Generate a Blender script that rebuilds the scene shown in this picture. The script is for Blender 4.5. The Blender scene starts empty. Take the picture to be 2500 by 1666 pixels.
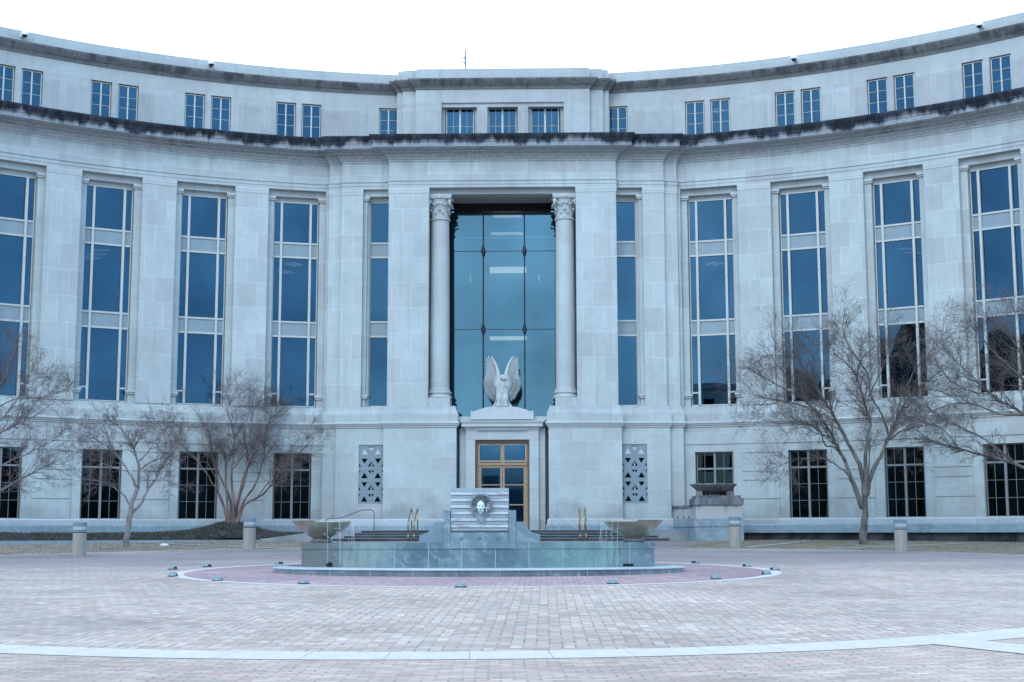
import bpy, math, random
from math import sin, cos, pi, sqrt, atan2, radians
from mathutils import Vector, Matrix, noise
sc = bpy.context.scene
# ------------------------------------------------------------------ camera
cam_d = bpy.data.cameras.new('camera'); cam = bpy.data.objects.new('camera', cam_d)
sc.collection.objects.link(cam); sc.camera = cam
cam_d.sensor_width = 36.0; cam_d.lens = 49.65; cam_d.clip_end = 3000; cam_d.clip_start = 0.1
def set_cam(loc, pitch, yaw, roll):
    f = Vector((-sin(yaw)*cos(pitch), cos(yaw)*cos(pitch), sin(pitch)))
    rw = Vector((cos(yaw), sin(yaw), 0)); dw = -rw.cross(f)
    r = rw*cos(roll) - dw*sin(roll); d = rw*sin(roll) + dw*cos(roll)
    cam.matrix_world = Matrix(((r.x, -d.x, -f.x, loc[0]), (r.y, -d.y, -f.y, loc[1]), (r.z, -d.z, -f.z, loc[2]), (0, 0, 0, 1)))
set_cam((2.106, 0.0, 1.6), 0.13466, 0.02217, -0.00184)
sc.render.resolution_x = 1024; sc.render.resolution_y = 682
sc.render.engine = 'CYCLES'
# ------------------------------------------------------------------ world and sun
w = bpy.data.worlds.new("World"); sc.world = w; w.use_nodes = True
nt = w.node_tree; nt.nodes.clear()
SUN_EL, SUN_ROT = radians(38), radians(200)
sky = nt.nodes.new('ShaderNodeTexSky'); sky.sky_type = 'NISHITA'; sky.sun_disc = False
sky.sun_elevation = SUN_EL; sky.sun_rotation = SUN_ROT; sky.air_density = 1.2; sky.dust_density = 2.0
b1 = nt.nodes.new('ShaderNodeBackground'); b1.inputs[1].default_value = 0.06
nt.links.new(sky.outputs[0], b1.inputs[0])
# the even cloud layer
tc = nt.nodes.new('ShaderNodeTexCoord'); nz = nt.nodes.new('ShaderNodeTexNoise')
mp = nt.nodes.new('ShaderNodeMapping'); mp.inputs['Scale'].default_value = (1.0, 1.0, 3.2)
nt.links.new(tc.outputs['Generated'], mp.inputs[0]); nt.links.new(mp.outputs[0], nz.inputs['Vector'])
nz.inputs['Scale'].default_value = 3.2; nz.inputs['Detail'].default_value = 6; nz.inputs['Roughness'].default_value = .55
cr = nt.nodes.new('ShaderNodeValToRGB')
cr.color_ramp.elements[0].position = .30; cr.color_ramp.elements[0].color = (.44, .86, 1.46, 1)
cr.color_ramp.elements[1].position = .72; cr.color_ramp.elements[1].color = (1.24, 1.80, 2.42, 1)
nt.links.new(nz.outputs['Fac'], cr.inputs[0])
b2 = nt.nodes.new('ShaderNodeBackground'); b2.inputs[1].default_value = 1.0
# brighter cloud in the quarter behind the building (+Y), where the light comes up
sx = nt.nodes.new('ShaderNodeSeparateXYZ'); nt.links.new(tc.outputs['Generated'], sx.inputs[0])
mr = nt.nodes.new('ShaderNodeMapRange'); mr.inputs['From Min'].default_value = .45; mr.inputs['From Max'].default_value = .95; nt.links.new(sx.outputs[1], mr.inputs[0])
mxw = nt.nodes.new('ShaderNodeMix'); mxw.data_type = 'RGBA'; nt.links.new(mr.outputs[0], mxw.inputs[0]); nt.links.new(cr.outputs[0], mxw.inputs[6]); mxw.inputs[7].default_value = (1.5, 1.75, 2.0, 1)
nt.links.new(mxw.outputs[2], b2.inputs[0])
ad = nt.nodes.new('ShaderNodeAddShader'); out = nt.nodes.new('ShaderNodeOutputWorld')
nt.links.new(b1.outputs[0], ad.inputs[0]); nt.links.new(b2.outputs[0], ad.inputs[1]); nt.links.new(ad.outputs[0], out.inputs[0])
sl = bpy.data.lights.new('sun', 'SUN'); sl.energy = 0.9; sl.angle = radians(25); sl.color = (.86, .95, 1.0)
so = bpy.data.objects.new('sun', sl); sc.collection.objects.link(so)
# direction towards the sun for Nishita: rotation measured from +Y clockwise
sd = Vector((sin(SUN_ROT)*cos(SUN_EL), cos(SUN_ROT)*cos(SUN_EL), sin(SUN_EL)))
so.rotation_euler = sd.to_track_quat('Z', 'Y').to_euler(); so.location = sd*200
sc.view_settings.view_transform = 'Standard'; sc.view_settings.look = 'None'
sc.view_settings.exposure = 0.0; sc.view_settings.gamma = 1.0

# ------------------------------------------------------------------ mesh helper
COL = sc.collection
CY, R0 = 34.61, 40.39                 # centre of the curved front, radius of the tall glass
def gz(y):
    return 0.016*y if y < 50 else (0.8+0.02*(y-50) if y < 70 else 1.2)
class MB:
    def __init__(s): s.v = []; s.f = []
    def add(s, vs, fs):
        o = len(s.v); s.v += [tuple(p) for p in vs]; s.f += [tuple(i+o for i in f) for f in fs]
    def box(s, x0, x1, y0, y1, z0, z1):
        s.add([(x0,y0,z0),(x1,y0,z0),(x1,y1,z0),(x0,y1,z0),(x0,y0,z1),(x1,y0,z1),(x1,y1,z1),(x0,y1,z1)],
              [(0,3,2,1),(4,5,6,7),(0,1,5,4),(1,2,6,5),(2,3,7,6),(3,0,4,7)])
    def arcbox(s, t0, t1, r0, r1, z0, z1, step=.02):
        n = max(1, int(math.ceil(abs(t1-t0)/step))); vs = []
        for i in range(n+1):
            t = t0+(t1-t0)*i/n
            for r, z in ((r0,z0),(r1,z0),(r1,z1),(r0,z1)): vs.append((r*sin(t), CY+r*cos(t), z))
        fs = [(0,3,2,1), (4*n, 4*n+1, 4*n+2, 4*n+3)]
        for i in range(n):
            a = 4*i; b = a+4
            for k in range(4): fs.append((a+k, a+(k+1)%4, b+(k+1)%4, b+k))
        s.add(vs, fs)
    def poly(s, pts, z0, z1):               # vertical prism over a plan polygon
        n = len(pts)
        s.add([(p[0],p[1],z0) for p in pts]+[(p[0],p[1],z1) for p in pts],
              [tuple(range(n-1,-1,-1)), tuple(range(n, 2*n))]+[(i,(i+1)%n,(i+1)%n+n,i+n) for i in range(n)])
    def prismy(s, pts, y0, y1):             # prism along y over an x,z outline
        n = len(pts)
        s.add([(p[0],y0,p[1]) for p in pts]+[(p[0],y1,p[1]) for p in pts],
              [tuple(range(n)), tuple(range(2*n-1, n-1, -1))]+[(i,i+n,(i+1)%n+n,(i+1)%n) for i in range(n)])
    def lathe(s, c, prof, n=24, a0=0, a1=2*pi, sx=1, sy=1, cap=False, zf=None):
        full = abs(a1-a0-2*pi) < 1e-6; m = n if full else n+1; vs = []
        for i in range(m):
            a = a0+(a1-a0)*i/n
            for r, z in prof: vs.append((c[0]+sx*r*cos(a), c[1]+sy*r*sin(a), c[2]+(zf(a,r,z) if zf else z)))
        k = len(prof); fs = []
        for i in range(n):
            j = (i+1) % m
            for q in range(k-1): fs.append((i*k+q, j*k+q, j*k+q+1, i*k+q+1))
        if cap and full: fs.append(tuple(i*k+k-1 for i in range(m))); fs.append(tuple(i*k for i in range(m-1,-1,-1)))
        s.add(vs, fs)
    def tube(s, pts, rad, n=6, cap=True):
        pts = [Vector(p) for p in pts]; rs = rad if isinstance(rad, (list, tuple)) else [rad]*len(pts)
        vs = []; u = None
        for i, p in enumerate(pts):
            d = (pts[min(i+1,len(pts)-1)]-pts[max(i-1,0)])
            if d.length < 1e-9: d = Vector((0,0,1))
            d.normalize()
            if u is None: u = d.orthogonal().normalized()
            else:
                u = u-d*u.dot(d); u = d.orthogonal().normalized() if u.length < 1e-6 else u.normalized()
            b = d.cross(u)
            for k in range(n):
                a = 2*pi*k/n; vs.append(p+(u*cos(a)+b*sin(a))*rs[i])
        fs = [(i*n+k, i*n+(k+1)%n, (i+1)*n+(k+1)%n, (i+1)*n+k) for i in range(len(pts)-1) for k in range(n)]
        if cap and n > 3: fs += [tuple(range(n-1,-1,-1)), tuple(range((len(pts)-1)*n, len(pts)*n))]
        s.add(vs, fs)
    def ell(s, c, r, rot=None, nu=12, nv=8, f=None):
        vs = []; fs = []
        for j in range(nv+1):
            t = pi*j/nv
            for i in range(nu):
                a = 2*pi*i/nu; p = Vector((sin(t)*cos(a), sin(t)*sin(a), cos(t)))
                if f: p = f(p)
                p = Vector((p.x*r[0], p.y*r[1], p.z*r[2]))
                if rot is not None: p = rot @ p
                vs.append(p+Vector(c))
        for j in range(nv):
            for i in range(nu): fs.append((j*nu+i, (j+1)*nu+i, (j+1)*nu+(i+1)%nu, j*nu+(i+1)%nu))
        s.add(vs, fs)
    def sweep(s, path, prof, close=True):
        """prof: list of (projection, z) seen in section, path: plan polyline left to right, projection is towards the camera side"""
        n = len(path); offs = []
        for i in range(n):
            p = Vector(path[i]); a = (Vector(path[i])-Vector(path[i-1])).normalized() if i else None
            b = (Vector(path[i+1])-Vector(path[i])).normalized() if i < n-1 else None
            if a is None: a = b
            if b is None: b = a
            na = Vector((a.y, -a.x)); nb = Vector((b.y, -b.x)); m = na+nb
            m = m/max(.25, m.dot(na)) if m.length > 1e-6 else na
            offs.append((p, m))
        vs = []
        for p, m in offs:
            for pr, z in prof: q = p+m*pr; vs.append((q.x, q.y, z))
        k = len(prof); fs = []
        for i in range(n-1):
            for q in range(k if close else k-1): fs.append((i*k+q, (i+1)*k+q, (i+1)*k+(q+1)%k, i*k+(q+1)%k))
        if close: fs += [tuple(range(k-1,-1,-1)), tuple(range((n-1)*k, n*k))]
        s.add(vs, fs)
    def build(s, name, m, parent=None, smooth=False, org=None, uv='f', angle=None):
        me = bpy.data.meshes.new(name); me.from_pydata(s.v, [], s.f)
        me.materials.append(m)
        if smooth: me.polygons.foreach_set('use_smooth', [True]*len(me.polygons))
        me.update()
        import bmesh
        bm = bmesh.new(); bm.from_mesh(me); bmesh.ops.recalc_face_normals(bm, faces=bm.faces)
        if smooth and angle:
            for e in bm.edges:
                if len(e.link_faces) == 2 and e.calc_face_angle(0) > angle: e.smooth = False
        bm.to_mesh(me); bm.free()
        if uv:
            L = me.uv_layers.new(name='UVMap'); data = [0.0]*(2*len(me.loops))
            for p in me.polygons:
                nn = p.normal; c = p.center
                for li in p.loop_indices:
                    q = me.vertices[me.loops[li].vertex_index].co
                    if abs(nn.z) > .8: u, v = q.x, q.y
                    else:
                        if abs(c.x) > 9.25:
                            t = atan2(q.x, q.y-CY); rr = sqrt(q.x**2+(q.y-CY)**2)
                            rad = abs(nn.x*sin(t)+nn.y*cos(t)); u = t*40 if rad > .6 else rr
                        else: u = q.x if abs(nn.y) > .5 else q.y
                        v = q.z
                    data[2*li] = u; data[2*li+1] = v
            L.data.foreach_set('uv', data)
        o = bpy.data.objects.new(name, me); COL.objects.link(o)
        if parent is not None:
            o.parent = parent
        if org is not None: o.location = org
        elif parent is not None and parent.type == 'EMPTY' and parent.get('_w'):
            o.location = -Vector(parent.location)
        return o
def tag(o, label=None, cat=None, group=None, kind=None):
    if label: o['label'] = label
    if cat: o['category'] = cat
    if group: o['group'] = group
    if kind: o['kind'] = kind
    return o
def thing(name, loc, label, cat, group=None, rz=0, world=False):
    o = bpy.data.objects.new(name, None); COL.objects.link(o); o.location = loc; o.rotation_euler = (0,0,rz)
    o.empty_display_size = .3
    if world: o['_w'] = 1            # its children are written in world coordinates
    return tag(o, label, cat, group)
def copy_tree(o, parent=None):
    c = o.copy(); COL.objects.link(c)
    if parent is not None: c.parent = parent
    for ch in list(o.children): copy_tree(ch, c)
    return c

# ------------------------------------------------------------------ materials
class N:
    def __init__(s, name):
        s.m = bpy.data.materials.new(name); s.m.use_nodes = True; s.t = s.m.node_tree
        s.p = s.t.nodes['Principled BSDF']; s.o = s.t.nodes['Material Output']
    def n(s, typ, **kw):
        x = s.t.nodes.new(typ)
        for k, v in kw.items():
            if isinstance(k, str) and k.startswith('i_'): x.inputs[k[2:].replace('_', ' ')].default_value = v
            else: setattr(x, k, v)
        return x
    def l(s, a, b): s.t.links.new(a, b)
    def val(s, inp, v):
        if hasattr(v, 'links'): s.l(v, inp)
        else: inp.default_value = v
    def math(s, op, a, b=0.0, c=None, clamp=False):
        x = s.t.nodes.new('ShaderNodeMath'); x.operation = op; x.use_clamp = clamp
        s.val(x.inputs[0], a); s.val(x.inputs[1], b)
        if c is not None: s.val(x.inputs[2], c)
        return x.outputs[0]
    def mix(s, f, a, b, blend='MIX'):
        x = s.t.nodes.new('ShaderNodeMix'); x.data_type = 'RGBA'; x.blend_type = blend
        s.val(x.inputs[0], f)
        for i, c in ((6, a), (7, b)):
            if hasattr(c, 'links'): s.l(c, x.inputs[i])
            else: x.inputs[i].default_value = (c[0], c[1], c[2], 1)
        return x.outputs[2]
    def ramp(s, f, stops):
        x = s.t.nodes.new('ShaderNodeValToRGB'); s.val(x.inputs[0], f)
        e = x.color_ramp.elements
        while len(e) < len(stops): e.new(.5)
        for q, (p, c) in zip(e, stops):
            q.position = p; q.color = (c, c, c, 1) if not isinstance(c, tuple) else (c[0], c[1], c[2], 1)
        return x.outputs[0]
    def noise(s, scale, vec=None, detail=4, rough=.5, dim=None, sv=None):
        x = s.t.nodes.new('ShaderNodeTexNoise'); x.inputs['Scale'].default_value = scale
        x.inputs['Detail'].default_value = detail; x.inputs['Roughness'].default_value = rough
        if vec is None: vec = s.pos()
        if sv is not None:
            mpn = s.t.nodes.new('ShaderNodeMapping'); mpn.inputs['Scale'].default_value = sv; s.l(vec, mpn.inputs[0]); vec = mpn.outputs[0]
        s.l(vec, x.inputs['Vector']); return x.outputs['Fac']
    def pos(s):
        if not hasattr(s, '_pos'): s._pos = s.t.nodes.new('ShaderNodeNewGeometry').outputs['Position']
        return s._pos
    def obj(s):
        if not hasattr(s, '_obj'): s._obj = s.t.nodes.new('ShaderNodeTexCoord').outputs['Object']
        return s._obj
    def uv(s):
        if not hasattr(s, '_uv'): s._uv = s.t.nodes.new('ShaderNodeTexCoord').outputs['UV']
        return s._uv
    def sep(s, v):
        x = s.t.nodes.new('ShaderNodeSeparateXYZ'); s.l(v, x.inputs[0]); return x.outputs
    def bump(s, h, strength=.3, dist=.02):
        x = s.t.nodes.new('ShaderNodeBump'); x.inputs['Strength'].default_value = strength; x.inputs['Distance'].default_value = dist
        s.l(h, x.inputs['Height']); s.l(x.outputs[0], s.p.inputs['Normal'])
    def set(s, col=None, rough=.6, metal=0, spec=None, **kw):
        if col is not None: s.val(s.p.inputs['Base Color'], col if hasattr(col, 'links') else (col[0], col[1], col[2], 1))
        s.val(s.p.inputs['Roughness'], rough); s.val(s.p.inputs['Metallic'], metal)
        if spec is not None: s.p.inputs['Specular IOR Level'].default_value = spec
        return s.m

def stone(name, base=(.48,.51,.51), bw=1.35, bh=.95, var=.10, joint=.6, stain=.25, stainz=None, foot=0):
    k = N(name); uv = k.uv()
    # slightly different tone on each block
    br = k.n('ShaderNodeTexBrick'); k.l(uv, br.inputs['Vector'])
    br.offset = .5; br.inputs['Scale'].default_value = 1
    br.inputs['Brick Width'].default_value = bw; br.inputs['Row Height'].default_value = bh
    br.inputs['Mortar Size'].default_value = .012; br.inputs['Mortar Smooth'].default_value = .3
    br.inputs['Bias'].default_value = 0
    a = tuple(c*(1-var) for c in base); b = tuple(c*(1+var*.5) for c in base)
    br.inputs['Color1'].default_value = (*a, 1); br.inputs['Color2'].default_value = (*b, 1)
    br.inputs['Mortar'].default_value = (*[min(.8, c*(1+joint*.34)) for c in base], 1)
    # hue drift: some blocks go faintly pink, some faintly green-blue
    br2 = k.n('ShaderNodeTexBrick'); k.l(uv, br2.inputs['Vector']); br2.offset = .5; br2.inputs['Scale'].default_value = 1
    br2.inputs['Brick Width'].default_value = bw; br2.inputs['Row Height'].default_value = bh
    br2.inputs['Mortar Size'].default_value = 0; br2.inputs['Bias'].default_value = .1
    br2.inputs['Color1'].default_value = (1.02,.99,1.0,1); br2.inputs['Color2'].default_value = (.97,1.01,1.0,1); br2.inputs['Mortar'].default_value = (1,1,1,1)
    c = k.mix(1, br.outputs['Color'], br2.outputs['Color'], 'MULTIPLY')
    # soft clouding, mid-scale mottle, fine grain
    c = k.mix(1, c, k.ramp(k.noise(.35, detail=5, rough=.6), [(.3,.86),(.7,1.05)]), 'MULTIPLY')
    c = k.mix(1, c, k.ramp(k.noise(3.0, detail=6, rough=.65), [(.3,.93),(.7,1.04)]), 'MULTIPLY')
    # water streaks that run down the face
    st = k.noise(1.0, vec=uv, detail=6, rough=.6, sv=(2.6,.16,1))
    m = k.ramp(st, [(.53,0.0),(.72,1.0)])
    c = k.mix(k.math('MULTIPLY', m, stain), c, (.30,.30,.30))
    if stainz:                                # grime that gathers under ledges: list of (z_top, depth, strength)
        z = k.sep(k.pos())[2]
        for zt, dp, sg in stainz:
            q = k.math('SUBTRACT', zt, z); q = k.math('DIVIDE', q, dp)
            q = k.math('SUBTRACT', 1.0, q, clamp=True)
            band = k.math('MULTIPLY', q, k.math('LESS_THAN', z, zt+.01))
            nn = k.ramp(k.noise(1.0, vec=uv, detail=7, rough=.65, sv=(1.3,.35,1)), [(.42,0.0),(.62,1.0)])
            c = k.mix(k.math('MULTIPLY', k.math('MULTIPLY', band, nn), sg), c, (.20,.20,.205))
    if foot:                                  # splashed dirt low on the wall, rising in uneven tongues
        zz = k.sep(k.pos())[2]; q = k.math('DIVIDE', k.math('SUBTRACT', zz, 2.28), 1.5)
        q = k.math('ADD', k.math('SUBTRACT', 1.0, q), k.math('MULTIPLY', k.math('SUBTRACT', k.noise(1.0, vec=uv, detail=5, rough=.6, sv=(.6,.5,1)), .5), 3.0))
        c = k.mix(k.math('MULTIPLY', k.ramp(q, [(.45,0.0),(1.0,1.0)]), foot), c, (.17,.175,.18))
    k.bump(k.noise(14, detail=5), .25, .01)
    return k.set(c, .85, spec=.25)
# ------------------------------------------------------------------ palette
M = {}
M['stone'] = stone('limestone_piers', (.485,.525,.525), 1.05, 1.32, .105, .8, .30)
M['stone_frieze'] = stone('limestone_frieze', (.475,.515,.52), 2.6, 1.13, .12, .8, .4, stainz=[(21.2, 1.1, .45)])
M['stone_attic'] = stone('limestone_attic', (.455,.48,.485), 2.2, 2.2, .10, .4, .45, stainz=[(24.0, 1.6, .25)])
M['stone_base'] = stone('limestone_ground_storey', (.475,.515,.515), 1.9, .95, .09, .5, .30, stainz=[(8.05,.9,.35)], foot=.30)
M['stone_main'] = stone('limestone_portal_base', (.49,.53,.53), 1.45, .78, .08, .45, .15, foot=.42)
M['stone_lo'] = stone('limestone_stained_foot', (.47,.475,.47), 1.45, .9, .08, .35, .35)
M['stone_plain'] = stone('limestone_carved', (.51,.545,.545), 9, 9, .02, .1, .10)
M['stone_parapet'] = stone('limestone_parapet', (.46,.49,.49), 2.4, 3, .06, .3, .45)

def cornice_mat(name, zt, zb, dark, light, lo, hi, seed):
    """band darkened by weathering and by painted shading: darkest at the top edge, breaking into runs lower down"""
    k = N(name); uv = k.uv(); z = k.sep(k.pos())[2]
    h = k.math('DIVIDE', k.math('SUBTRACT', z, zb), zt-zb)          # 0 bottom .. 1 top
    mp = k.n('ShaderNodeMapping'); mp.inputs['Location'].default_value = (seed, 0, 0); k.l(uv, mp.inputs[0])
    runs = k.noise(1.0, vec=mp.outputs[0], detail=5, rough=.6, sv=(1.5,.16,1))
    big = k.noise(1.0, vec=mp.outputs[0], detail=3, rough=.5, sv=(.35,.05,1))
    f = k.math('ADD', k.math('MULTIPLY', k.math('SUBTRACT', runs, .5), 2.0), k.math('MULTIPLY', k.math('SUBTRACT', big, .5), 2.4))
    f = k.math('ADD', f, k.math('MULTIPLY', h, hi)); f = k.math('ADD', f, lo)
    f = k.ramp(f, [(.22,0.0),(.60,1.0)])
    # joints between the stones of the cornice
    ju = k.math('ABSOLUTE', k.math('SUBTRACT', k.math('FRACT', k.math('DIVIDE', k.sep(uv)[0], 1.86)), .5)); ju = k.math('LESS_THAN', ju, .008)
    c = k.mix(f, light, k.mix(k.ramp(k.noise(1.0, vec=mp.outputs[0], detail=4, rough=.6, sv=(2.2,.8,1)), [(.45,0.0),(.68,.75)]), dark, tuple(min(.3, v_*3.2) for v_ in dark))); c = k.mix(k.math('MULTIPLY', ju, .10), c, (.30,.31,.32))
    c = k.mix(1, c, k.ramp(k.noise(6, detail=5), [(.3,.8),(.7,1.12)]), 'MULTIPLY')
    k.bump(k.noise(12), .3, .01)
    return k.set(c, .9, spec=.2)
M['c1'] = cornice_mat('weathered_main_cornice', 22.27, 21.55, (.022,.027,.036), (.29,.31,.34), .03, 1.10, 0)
M['c1bed'] = cornice_mat('main_cornice_bed_mould', 21.7, 21.0, (.22,.225,.235), (.345,.36,.37), -.12, .25, 5)  # grey shading of the bed mould put into its colour, few stains
M['c2'] = cornice_mat('shaded_stained_upper_cornice', 25.7, 25.25, (.10,.105,.115), (.20,.205,.21), .22, .45, 9)  # shading of the concave upper cornice painted in, with stain streaks
def metal(name, c, r=.35, nz=.12, sc_=8):
    k = N(name); cc = k.mix(1, c, k.ramp(k.noise(sc_, detail=5, vec=k.obj()), [(.3,1-nz),(.7,1+nz)]), 'MULTIPLY')
    return k.set(cc, r, 1)
def paint(name, c, r=.5, nz=.08, sc_=6, spec=.4):
    k = N(name); cc = k.mix(1, c, k.ramp(k.noise(sc_, detail=5, vec=k.obj()), [(.3,1-nz),(.7,1+nz)]), 'MULTIPLY')
    return k.set(cc, r, 0, spec)
def glass(name, tint, see, seecol, bump=.04):
    """coated glazing: coloured mirror reflection plus a little of the room behind"""
    k = N(name); t = k.t; t.nodes.remove(k.p)
    g = k.n('ShaderNodeBsdfGlossy'); g.inputs['Color'].default_value = (*tint, 1); g.inputs['Roughness'].default_value = .01
    k.l(k.mix(k.ramp(k.noise(.30, detail=3, rough=.5, sv=(1,1,.7)), [(.30,0.0),(.70,1.0)]), tuple(v_*.84 for v_ in tint), tuple(v_*1.20 for v_ in tint)), g.inputs['Color'])  # soft noise in the tint imitates uneven reflections
    tr = k.n('ShaderNodeBsdfTransparent'); tr.inputs['Color'].default_value = (*seecol, 1)
    bp = k.n('ShaderNodeBump'); bp.inputs['Strength'].default_value = bump; bp.inputs['Distance'].default_value = .05
    k.l(k.noise(.55, detail=1), bp.inputs['Height']); k.l(bp.outputs[0], g.inputs['Normal'])
    ms = k.n('ShaderNodeMixShader'); ms.inputs[0].default_value = see
    k.l(g.outputs[0], ms.inputs[1]); k.l(tr.outputs[0], ms.inputs[2]); k.l(ms.outputs[0], k.o.inputs['Surface'])
    return k.m
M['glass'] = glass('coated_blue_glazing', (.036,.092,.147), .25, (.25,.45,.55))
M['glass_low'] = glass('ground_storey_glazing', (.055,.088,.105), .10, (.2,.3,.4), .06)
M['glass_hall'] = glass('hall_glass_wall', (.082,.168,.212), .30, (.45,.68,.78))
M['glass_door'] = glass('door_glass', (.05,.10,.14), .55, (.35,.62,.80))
M['spandrel'] = paint('opaque_spandrel_panel', (.235,.30,.335), .25, .08, 1.2)
M['frame'] = paint('pale_window_metal', (.50,.52,.50), .4, .06)
M['frame_dk'] = paint('grey_window_metal', (.22,.235,.245), .4, .06)
M['bronze'] = paint('door_bronze', (.36,.255,.155), .35, .15)
M['bronze_dk'] = paint('brown_door_surround', (.14,.10,.07), .5, .15)
M['steel'] = metal('dark_steel_rod', (.06,.065,.08), .4)
M['chrome'] = metal('polished_steel', (.66,.68,.70), .13, .05)
M['brushed'] = paint('brushed_steel', (.31,.38,.41), .5, .05)
M['brass'] = metal('brass_rail', (.46,.33,.19), .42, .15)
M['dark'] = paint('dark_interior', (.045,.05,.055), .8, .2, .7)
M['void'] = paint('black_void', (.008,.009,.012), .9)
M['inner'] = paint('pale_interior_wall', (.34,.36,.38), .8, .08, 1.0)
M['soffit'] = paint('grey_soffit', (.40,.41,.41), .8, .1, 1.5)
M['grille'] = paint('grey_metal_grille', (.215,.275,.32), .5, .05)
def emis(name, c, s):
    k = N(name); k.set(c, .5); k.p.inputs['Emission Color'].default_value = (*c, 1); k.p.inputs['Emission Strength'].default_value = s; return k.m
M['lamp'] = emis('fluorescent_tube', (1,.50,.42), 7)
M['lamp_hi'] = emis('hall_light_strip', (1,.52,.36), 12)
M['lamp_warm'] = emis('warm_bulb', (1,.5,.2), 25.0)

def marble(name, base=(.24,.30,.33), vein=(.40,.45,.47), bw=1.8, bh=1.0, joint=(.52,.56,.58), green=0, wet=.45, xs=None):
    k = N(name); uv = k.uv(); P = k.obj()
    br = k.n('ShaderNodeTexBrick'); k.l(uv, br.inputs['Vector']); br.offset = 0; br.inputs['Scale'].default_value = 1
    br.inputs['Brick Width'].default_value = bw; br.inputs['Row Height'].default_value = bh; br.inputs['Mortar Size'].default_value = .006
    br.inputs['Color1'].default_value = (*[c*.86 for c in base],1); br.inputs['Color2'].default_value = (*[c*1.16 for c in base],1)
    br.inputs['Mortar'].default_value = (*joint,1)
    wv = k.noise(1.3, vec=P, detail=8, rough=.62)
    wt = k.n('ShaderNodeTexWave'); wt.bands_direction = 'DIAGONAL'; wt.inputs['Scale'].default_value = 1.1; wt.inputs['Distortion'].default_value = 14
    wt.inputs['Detail'].default_value = 8; wt.inputs['Detail Scale'].default_value = 1.4; wt.inputs['Detail Roughness'].default_value = .68; k.l(P, wt.inputs['Vector'])
    v = k.math('MULTIPLY', k.ramp(wt.outputs['Fac'], [(.70,0.0),(1.0,1.0)]), k.ramp(k.noise(2.4, vec=P, detail=6, rough=.7), [(.42,0.0),(.62,1.0)]))
    c = k.mix(k.ramp(wv, [(.42,0.0),(.75,.45)]), br.outputs['Color'], vein)
    c = k.mix(k.math('MULTIPLY', v, .75), c, vein)
    if green:
        x = k.sep(k.pos())[0]                       # algae, lime and rust where the two bowls spill over the wall
        def win(a, b_, c_, d_): return k.ramp(k.math('DIVIDE', k.math('ADD', x, 6.0), 12.0), [((a+6)/12,0.0),((b_+6)/12,1.0),((c_+6)/12,1.0),((d_+6)/12,0.0)])
        n1 = k.ramp(k.noise(1.0, vec=uv, detail=6, rough=.6, sv=(1.4,1.1,1)), [(.34,.30),(.58,1.0)])
        n2 = k.ramp(k.noise(1.0, vec=uv, detail=6, rough=.65, sv=(3.0,.5,1)), [(.46,0.0),(.60,1.0)])
        c = k.mix(k.math('MULTIPLY', k.math('MULTIPLY', win(-3.2,-3.05,-2.6,-1.2), n1), green), c, (.27,.36,.33))
        c = k.mix(k.math('MULTIPLY', k.math('MULTIPLY', win(1.2,3.2,4.0,4.25), n1), green), c, (.19,.34,.32))
        c = k.mix(k.math('MULTIPLY', win(-5.9,-5.0,-3.10,-3.04), .80), c, k.mix(n2, (.155,.16,.145), (.12,.185,.19)))
        c = k.mix(k.math('MULTIPLY', k.math('MULTIPLY', win(-3.1,-2.9,-2.3,-2.0), n2), .45), c, (.16,.15,.11))
        c = k.mix(k.math('MULTIPLY', k.math('MULTIPLY', win(2.6,3.2,4.0,4.2), n2), .6), c, (.07,.10,.10))
    k.bump(k.noise(20, vec=P), .1, .005)
    return k.set(c, wet, spec=.45)
M['marble'] = marble('grey_blue_marble', (.20,.275,.315), (.36,.43,.47), 2.0, 5, joint=(.4,.45,.48))
M['marble_f'] = marble('fountain_marble', (.10,.165,.205), (.27,.36,.40), .86, 5, green=.9, wet=.3)
M['marble_b'] = marble('fountain_block_marble', (.145,.22,.26), (.33,.42,.46), 6, 6, wet=.4)
M['marble_c'] = marble('fountain_coping_marble', (.45,.50,.52), (.55,.58,.6), 1.2, 6, wet=.3, joint=(.35,.38,.4))

# ------------------------------------------------------------------ courthouse shell
CH = thing('courthouse', (0, 73, 1.2), 'pale limestone courthouse with a concave curved front, tall windows and a two-column portal', 'courthouse', world=True)
TH0, DTH, NB = .27666, .11962, 5
TE = TH0+DTH*(NB-.5)                                   # where the modelled front ends
RF = 39.75                                             # face of the piers
def arcpts(R, t0, t1, n=60): return [(R*sin(t0+(t1-t0)*i/n), CY+R*cos(t0+(t1-t0)*i/n)) for i in range(n+1)]
def mirror(p): return [(-x, y) for x, y in reversed(p)]
tj = math.asin(9.2/RF)
def facade(R=RF, off=0.0, d=(73.02, 72.82, 72.5)):
    left = arcpts(R, -TE, -math.asin(9.2/R), 70)
    return left+[(-9.2, d[0]), (-8.5, d[0]), (-8.5, d[1]), (-5.97, d[1]), (-5.97, d[2])]
full = facade(); full = full+mirror(full)
side_l = arcpts(RF-.01, -TE, -math.asin(9.32/RF), 70)+[(-9.32,72.94),(-8.62,72.94),(-8.62,72.74),(-6.12,72.74),(-6.12,72.42),(-2.37,72.42),(-2.37,74.2)]
side_r = mirror(side_l)
def sweep2(paths, prof, name, m, **kw):
    b = MB()
    for p in paths: b = MB(); b.sweep(p, prof); b.build(name, m, CH, **kw)
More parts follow.
